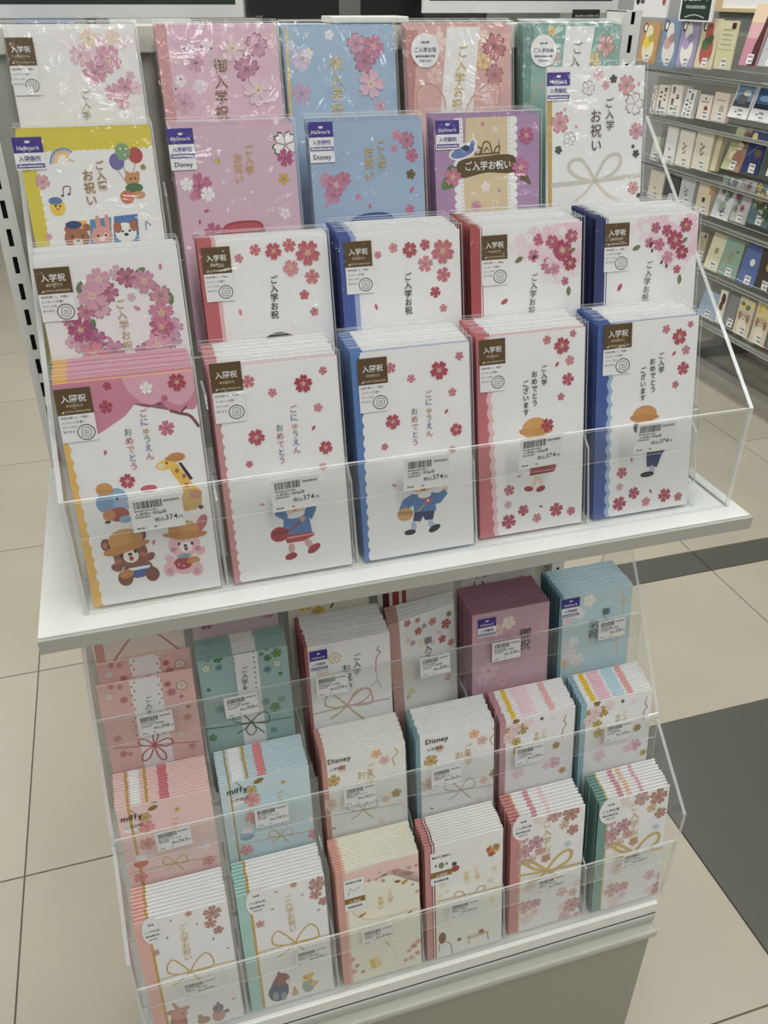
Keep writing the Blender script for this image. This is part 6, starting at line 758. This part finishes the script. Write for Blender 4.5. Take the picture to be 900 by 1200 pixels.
bpart(cbox('base_rail', None, 2.47, 2.52, 1.55, 2.56, -1, -.955, mat('#a5a29a', .5)))
def leaf(P, u, v, a, b_, rot, c): P.ell(u, v, a, b_, pm(c), rot, 10)
seen = {}
TIER = ['top tier', 'second tier', 'third tier', 'fourth tier', 'fifth tier', 'bottom tier']
for n_, (nm, y0, y1, z, dx, hh, col, art, lab) in enumerate(BACKDROP):
    w = y0-y1; k = min(range(6), key=lambda q: abs(TZ[q][0]-z)); hh = hh*1.0
    tl_ = math.atan2(max(dx, .004), hh); L_ = math.hypot(max(dx, .004), hh)
    dep = {'paper_box': .05, 'paper_card': .02, 'greeting_card': .006, 'picture_postcard': .008}[nm]
    b = MB(); b.box(0, w-.004, 0, dep, 0, L_, pm(col)); o = b.build(nm)
    # local -y faces the aisle (-X); local x runs towards the near end (-Y)
    o.rotation_euler = (0, 0, -math.pi/2); o.location = (2.415, y0-.002, max(z, TZ[k][0]+.001))
    M = Matrix.Translation(o.location) @ Matrix.Rotation(-math.pi/2, 4, 'Z') @ Matrix.Rotation(-tl_, 4, 'X'); o.matrix_world = M
    cat = {'paper_box': 'box', 'paper_card': 'card', 'greeting_card': 'card', 'picture_postcard': 'postcard'}[nm]
    tag(o, lab+', '+TIER[k]+' across the aisle' if len((lab+TIER[k]).split()) < 11 else lab, cat, 'cards on the shelving across the aisle')
    W, H = w*1000-4, L_*1000; P = Print(W, H, .3, .1); rd = random.Random(n_)
    a = art.split(':')
    if a[0] == 'fig':
        P.ell(W*.45, H*.72, W*.2, H*.2, pm(a[1])); P.ell(W*.5, H*.35, W*.34, H*.3, pm(a[1])); P.ell(W*.4, H*.5, W*.22, H*.13, pm(a[2])); P.ell(W*.6, H*.6, W*.16, H*.1, pm(shade(a[2], .85))); P.ell(W*.18, H*.85, W*.13, H*.12, pm('#5a4034')); P.ell(W*.19, H*.85, W*.08, H*.08, pm('#f0e8e0'))
    elif a[0] == 'lines':
        P.rect(W*.08, H*.4, W*.9, H*.42, pm(shade(col, .85)))
        for q in range(4): ticks(P, W*.2, H*(.5+.1*q), W*.8, H*.03, pm(shade(col, .7)), 6, q)
        P.rect(W*.66, H*.84, W*.9, H*.96, pm('#5a1c20'))
    elif a[0] == 'rock':
        P.rect(0, 0, W, H*.45, pm('#d88aa4')); P.rect(0, H*.7, W, H, pm('#f0d0a8')); P.layer(); P.poly([(W*.55, 0), (W, 0), (W, H*.9), (W*.85, H*.95), (W*.75, H*.6), (W*.6, H*.35)], pm('#5a2c2a'))
    elif a[0] in ('dots', 'dots2'):
        for q in range(12): P.ell(W*rd.choice((.3, .68)), H*(.08+.075*q), W*rd.uniform(.08, .15), H*.03, pm('#4a4644'))
    elif a[0] == 'red': P.ell(W*.62, H*.38, W*.16, H*.2, pm('#a04438')); ticks(P, W*.2, H*.7, W*.8, H*.05, pm('#6a5a50'), 5, 1); P.ell(W*.5, H*.85, W*.06, W*.06, pm('#6a4a40'))
    elif a[0] == 'grey': P.ell(W*.62, H*.38, W*.16, H*.22, pm('#a8aaa0')); ticks(P, W*.2, H*.72, W*.8, H*.05, pm('#b09a8a'), 5, 1)
    elif a[0] == 'photo': P.rect(W*.06, H*.32, W*.94, H*.96, pm('#7fa8d4')); P.rect(W*.06, H*.32, W*.94, H*.5, pm('#4a5058')); P.ell(W*.45, H*.55, W*.28, H*.14, pm('#6a7078')); P.ell(W*.6, H*.72, W*.2, H*.08, pm('#e8ecf0')); ticks(P, W*.3, H*.15, W*.7, H*.05, INK, 5, 2)
    elif a[0] == 'photo2': P.rect(W*.06, H*.32, W*.94, H*.96, pm('#2f68a8')); P.rect(W*.06, H*.32, W*.94, H*.45, pm('#1c2c44')); P.ell(W*.5, H*.6, W*.3, H*.08, pm('#7fb0dc')); ticks(P, W*.3, H*.15, W*.7, H*.05, INK, 5, 2)
    elif a[0] == 'fig2': P.ell(W*.45, H*.4, W*.07, H*.04, pm('#9a948c')); P.rect(W*.1, H*.2, W*.9, H*.206, pm('#c4beb2'))
    elif a[0] in ('sprig', 'sprig2', 'sprig3'):
        c = '#5a4a3a' if a[0] != 'sprig3' else '#b0904a'
        for q in range(6): P.ell(W*(.45+.1*math.sin(q*2.1)), H*(.38+.05*q), W*.07, H*.022, pm(c), q*40, 8)
        if a[0] == 'sprig2': P.rect(W*.1, H*.42, W*.95, H*.428, pm('#b8a884'))
        if a[0] == 'sprig3': P.ell(W*.75, H*.7, W*.04, W*.04, pm('#3a3a34'))
    elif a[0] == 'fig3': P.rect(0, 0, W*.45, H, pm('#c4c890')); P.ell(W*.4, H*.35, W*.25, H*.12, pm('#ecdcc0')); P.ell(W*.55, H*.6, W*.16, H*.1, pm('#e8d8c4')); P.ell(W*.62, H*.3, W*.25, H*.2, pm('#b8785a')); P.ell(W*.7, H*.8, W*.25, H*.14, pm('#7a4a38'))
    elif a[0] == 'moon': P.ell(W*.25, H*.85, W*.16, W*.16, pm('#ecd88a')); P.ell(W*.7, H*.5, W*.2, H*.1, pm('#7a5a4a')); P.line([(W*.1, H*.4), (W*.5, H*.6), (W*.9, H*.75)], W*.04, pm('#6a8ac0')); P.ell(W*.7, H*.2, W*.15, H*.1, pm('#2a3054'))
    elif a[0] == 'acorn': P.ell(W*.5, H*.4, W*.11, H*.06, pm('#6a4a2a')); P.ell(W*.5, H*.46, W*.13, H*.03, pm('#4a3420')); P.rect(W*.8, H*.62, W, H, pm('#c89a54'))
    elif a[0] == 'floral':
        for q in range(13): flower(P, W*rd.uniform(.1, .9), H*rd.uniform(.2, .95), W*rd.uniform(.09, .2), rd.choice((a[1], a[2], mixh(a[1], '#ffffff', .5), mixh(a[2], '#ffffff', .4))), 'p', q*20, None)
    elif a[0] in ('medal', 'medal2', 'medal3'):
        c = {'medal': '#a89a6a', 'medal2': '#e8ecf4', 'medal3': '#c0a060'}[a[0]]; P.ell(W*.55, H*.55, W*.14, H*.09, pm(c)); P.rect(0, H*.4, W, H*.406, pm(shade(col, .85)))
    elif a[0] == 'dogb': P.ell(W*.6, H*.75, W*.3, H*.18, pm('#6a3c22')); P.ell(W*.45, H*.5, W*.26, H*.16, pm('#7a4a2a')); P.ell(W*.4, H*.25, W*.3, H*.16, pm('#f2ece4'))
    elif a[0] == 'pup':
        for q in range(7): P.ell(W*rd.uniform(.05, .95), H*rd.uniform(.68, .95), W*.14, H*.06, pm(rd.choice(('#e4c44a', '#ecd888', '#7a8a4a'))))
        P.ell(W*.5, H*.25, W*.3, H*.25, pm('#eee2cc')); P.ell(W*.48, H*.52, W*.27, H*.14, pm('#d8c0a0')); P.ell(W*.22, H*.52, W*.1, H*.12, pm('#a88460')); P.ell(W*.76, H*.5, W*.1, H*.12, pm('#a88460')); P.ell(W*.5, H*.44, W*.13, H*.07, pm('#f2e8d8')); P.ell(W*.5, H*.46, W*.05, H*.02, pm('#1c1814')); P.ell(W*.38, H*.55, W*.03, H*.018, pm('#1c1814')); P.ell(W*.6, H*.55, W*.03, H*.018, pm('#1c1814'))
    if P.n: P.b.build('printed_artwork', o)
    if W > 45:
        P = Print(W, H, 1.2, .1); s_ = 34; u_ = W*.42; v_ = H*.03; P.rect(u_, v_, u_+s_, v_+s_*.95, pm('#f0f0ec')); ticks(P, u_+4, v_+20, u_+s_-4, 8, INK, 6, n_); ticks(P, u_+10, v_+6, u_+s_-4, 7, INK, 3, n_); P.b.build('price_sticker', o)
# signs above the far unit
def sign(nm, loc, rotz, w, h, th, fc, label, cat, deco):
    b = MB(); b.box(0, w, 0, th, 0, h, pm(fc)); o = b.build(nm); o.location = loc; o.rotation_euler = (0, 0, rotz); tag(o, label, cat)
    P = Print(w*1000, h*1000, .4, .1); deco(P, w*1000, h*1000); P.b.build('sign_face', o); return o
def dg(P, W, H): P.rect(W*.05, H*.05, W*.95, H*.95, pm('#20392f')); P.text('多目的カード', W*.5, H*.62, W*.13, pm('#e8ece4'), 1, True); ticks(P, W*.2, H*.38, W*.8, H*.1, pm('#a8b8ac'), 12, 3); P.line([(W*.2, H*.12), (W*.5, H*.2), (W*.8, H*.12)], W*.015, pm('#c8d0c4'))
sign('hanging_sign', (2.40, 2.885, .345), -math.pi/2, .215, .115, .01, '#e8ece8', 'dark green white-edged sign lettered in Japanese above the far cards', 'sign', dg)
def rs(P, W, H): P.rect(0, H*.72, W, H, pm('#a81e2c')); P.ell(W*.12, H*.5, W*.06, W*.06, pm('#222222')); P.rect(W*.2, H*.42, W*.32, H*.6, pm('#5a5a5a')); P.ell(W*.9, H*.5, W*.05, W*.06, pm('#c84a58'))
sign('promotion_sign', (2.42, 3.27, .352), -math.pi/2, .26, .12, .01, '#f0f0ee', 'white sign with red top band beside the grey post top', 'sign', rs)
b = MB(); WO = mat('#c8b48c', .5); b.box(2.70, 2.738, 3.05, 3.10, .374, .56, WO); b.box(2.70, 2.738, 1.9, 3.05, .374, .388, WO); b.box(2.70, 2.738, 1.9, 3.05, .54, .56, WO); b.box(2.70, 2.738, 1.88, 1.9, .374, .56, WO)
o = tag(b.build('wooden_frame'), 'pale wooden framed white panel above the far cards at the top corner', 'panel')
b = MB(); b.box(2.715, 2.735, 1.9, 3.05, .388, .54, mat('#e6eef6', .3)); b.build('white_panel', o)
for q, (ya, yb, c, lab) in enumerate(((2.05, 1.93, '#8a1c22', 'dark red box behind the lower tier of the far unit'), (2.13, 2.07, '#e8e8e4', 'small white block beside the dark red box on the far unit'))):
    b = MB(); b.box(2.435, 2.6, yb, ya, TZ[5][0]+.001, TZ[5][0]+.15, pm(c)); tag(b.build('storage_box'), lab, 'box')
# ------------------------------------------------------------------ things on the far side of the gondola, seen over its top rail
part(cbox('rear_shelf', None, -.2, .652, .345, .62, .385, .3955, GREYP))
def holder(nm, x0, x1, y, z0, h, fill, label, txt=None):
    o = empty(nm, ((x0+x1)/2, y, z0), label=label, cat='sign'); w = x1-x0
    b = MB(); b.box(-w/2, w/2, 0, .004, 0, .012, pm('#eceee8')); b.box(-w/2, w/2, 0, .004, h-.01, h, pm('#eceee8')); b.box(-w/2, -w/2+.008, 0, .004, .012, h-.01, pm('#eceee8')); b.box(w/2-.008, w/2, 0, .004, .012, h-.01, pm('#eceee8')); b.build('white_frame', o)
    b = MB(); b.box(-w/2+.008, w/2-.008, .001, .0035, .012, h-.01, pm(fill)); b.build('dark_board', o)
    b = MB(); b.box(-w/2, w/2, -.003, -.001, -.0185, h, ACR); b.box(-w/2, w/2-.085, -.02, .06, -.0185, -.0165, ACR); b.build('clear_stand', o)
    return o
holder('sign_holder', .0, .275, .5, .4145, .2, '#1f332c', 'dark green board in a white frame behind the gondola at top left')
holder('sign_holder', .482, .735, .5, .4185, .2, '#24463a', 'dark green board in a white frame behind the gondola at top centre')
b = MB(); b.box(.295, .60, .59, .615, .3965, .7, mat('#101010', .5)); b.box(.405, .432, .588, .59, .3965, .7, mat('#6a6a68', .5)); tag(b.build('black_display_board'), 'plain black board between the two framed signs behind the gondola', 'board')
for q, (x0, x1, c, lab) in enumerate(((-.01, .03, '#9fb0cc', 'clear box with pale blue contents at the far left behind the rail'), (.04, .10, '#6a84b8', 'clear box with blue figures behind the rail'), (.105, .122, '#20302a', 'small dark card beside the blue box behind the rail'), (.128, .215, '#d0d2ca', 'clear box with white slip behind the rail'), (.22, .285, '#9a8878', 'clear box with brown contents behind the rail'))):
    e = empty('clear_box', ((x0+x1)/2, .46, .3965), label=lab, cat='box'); w = x1-x0
    b = MB(); b.box(-w/2, w/2, -.02, .02, 0, .021, ACR); b.build('box_shell', e); b = MB(); b.box(-w/2+.003, w/2-.003, -.014, .014, .001, .018, pm(c)); b.build('box_contents', e)
o = sign('small_sign', (.655, .46, .3965), 0, .034, .026, .004, '#1c2420', 'small black label lettered in white left of the right post top', 'sign', lambda P, W, H: P.text('カッティングカード', W*.5, H*.7, W*.1, pm('#e8e8e0'), 1, True, fit=W*.9))
bpy.data.objects.remove(_fo)
bpy.context.view_layer.update()
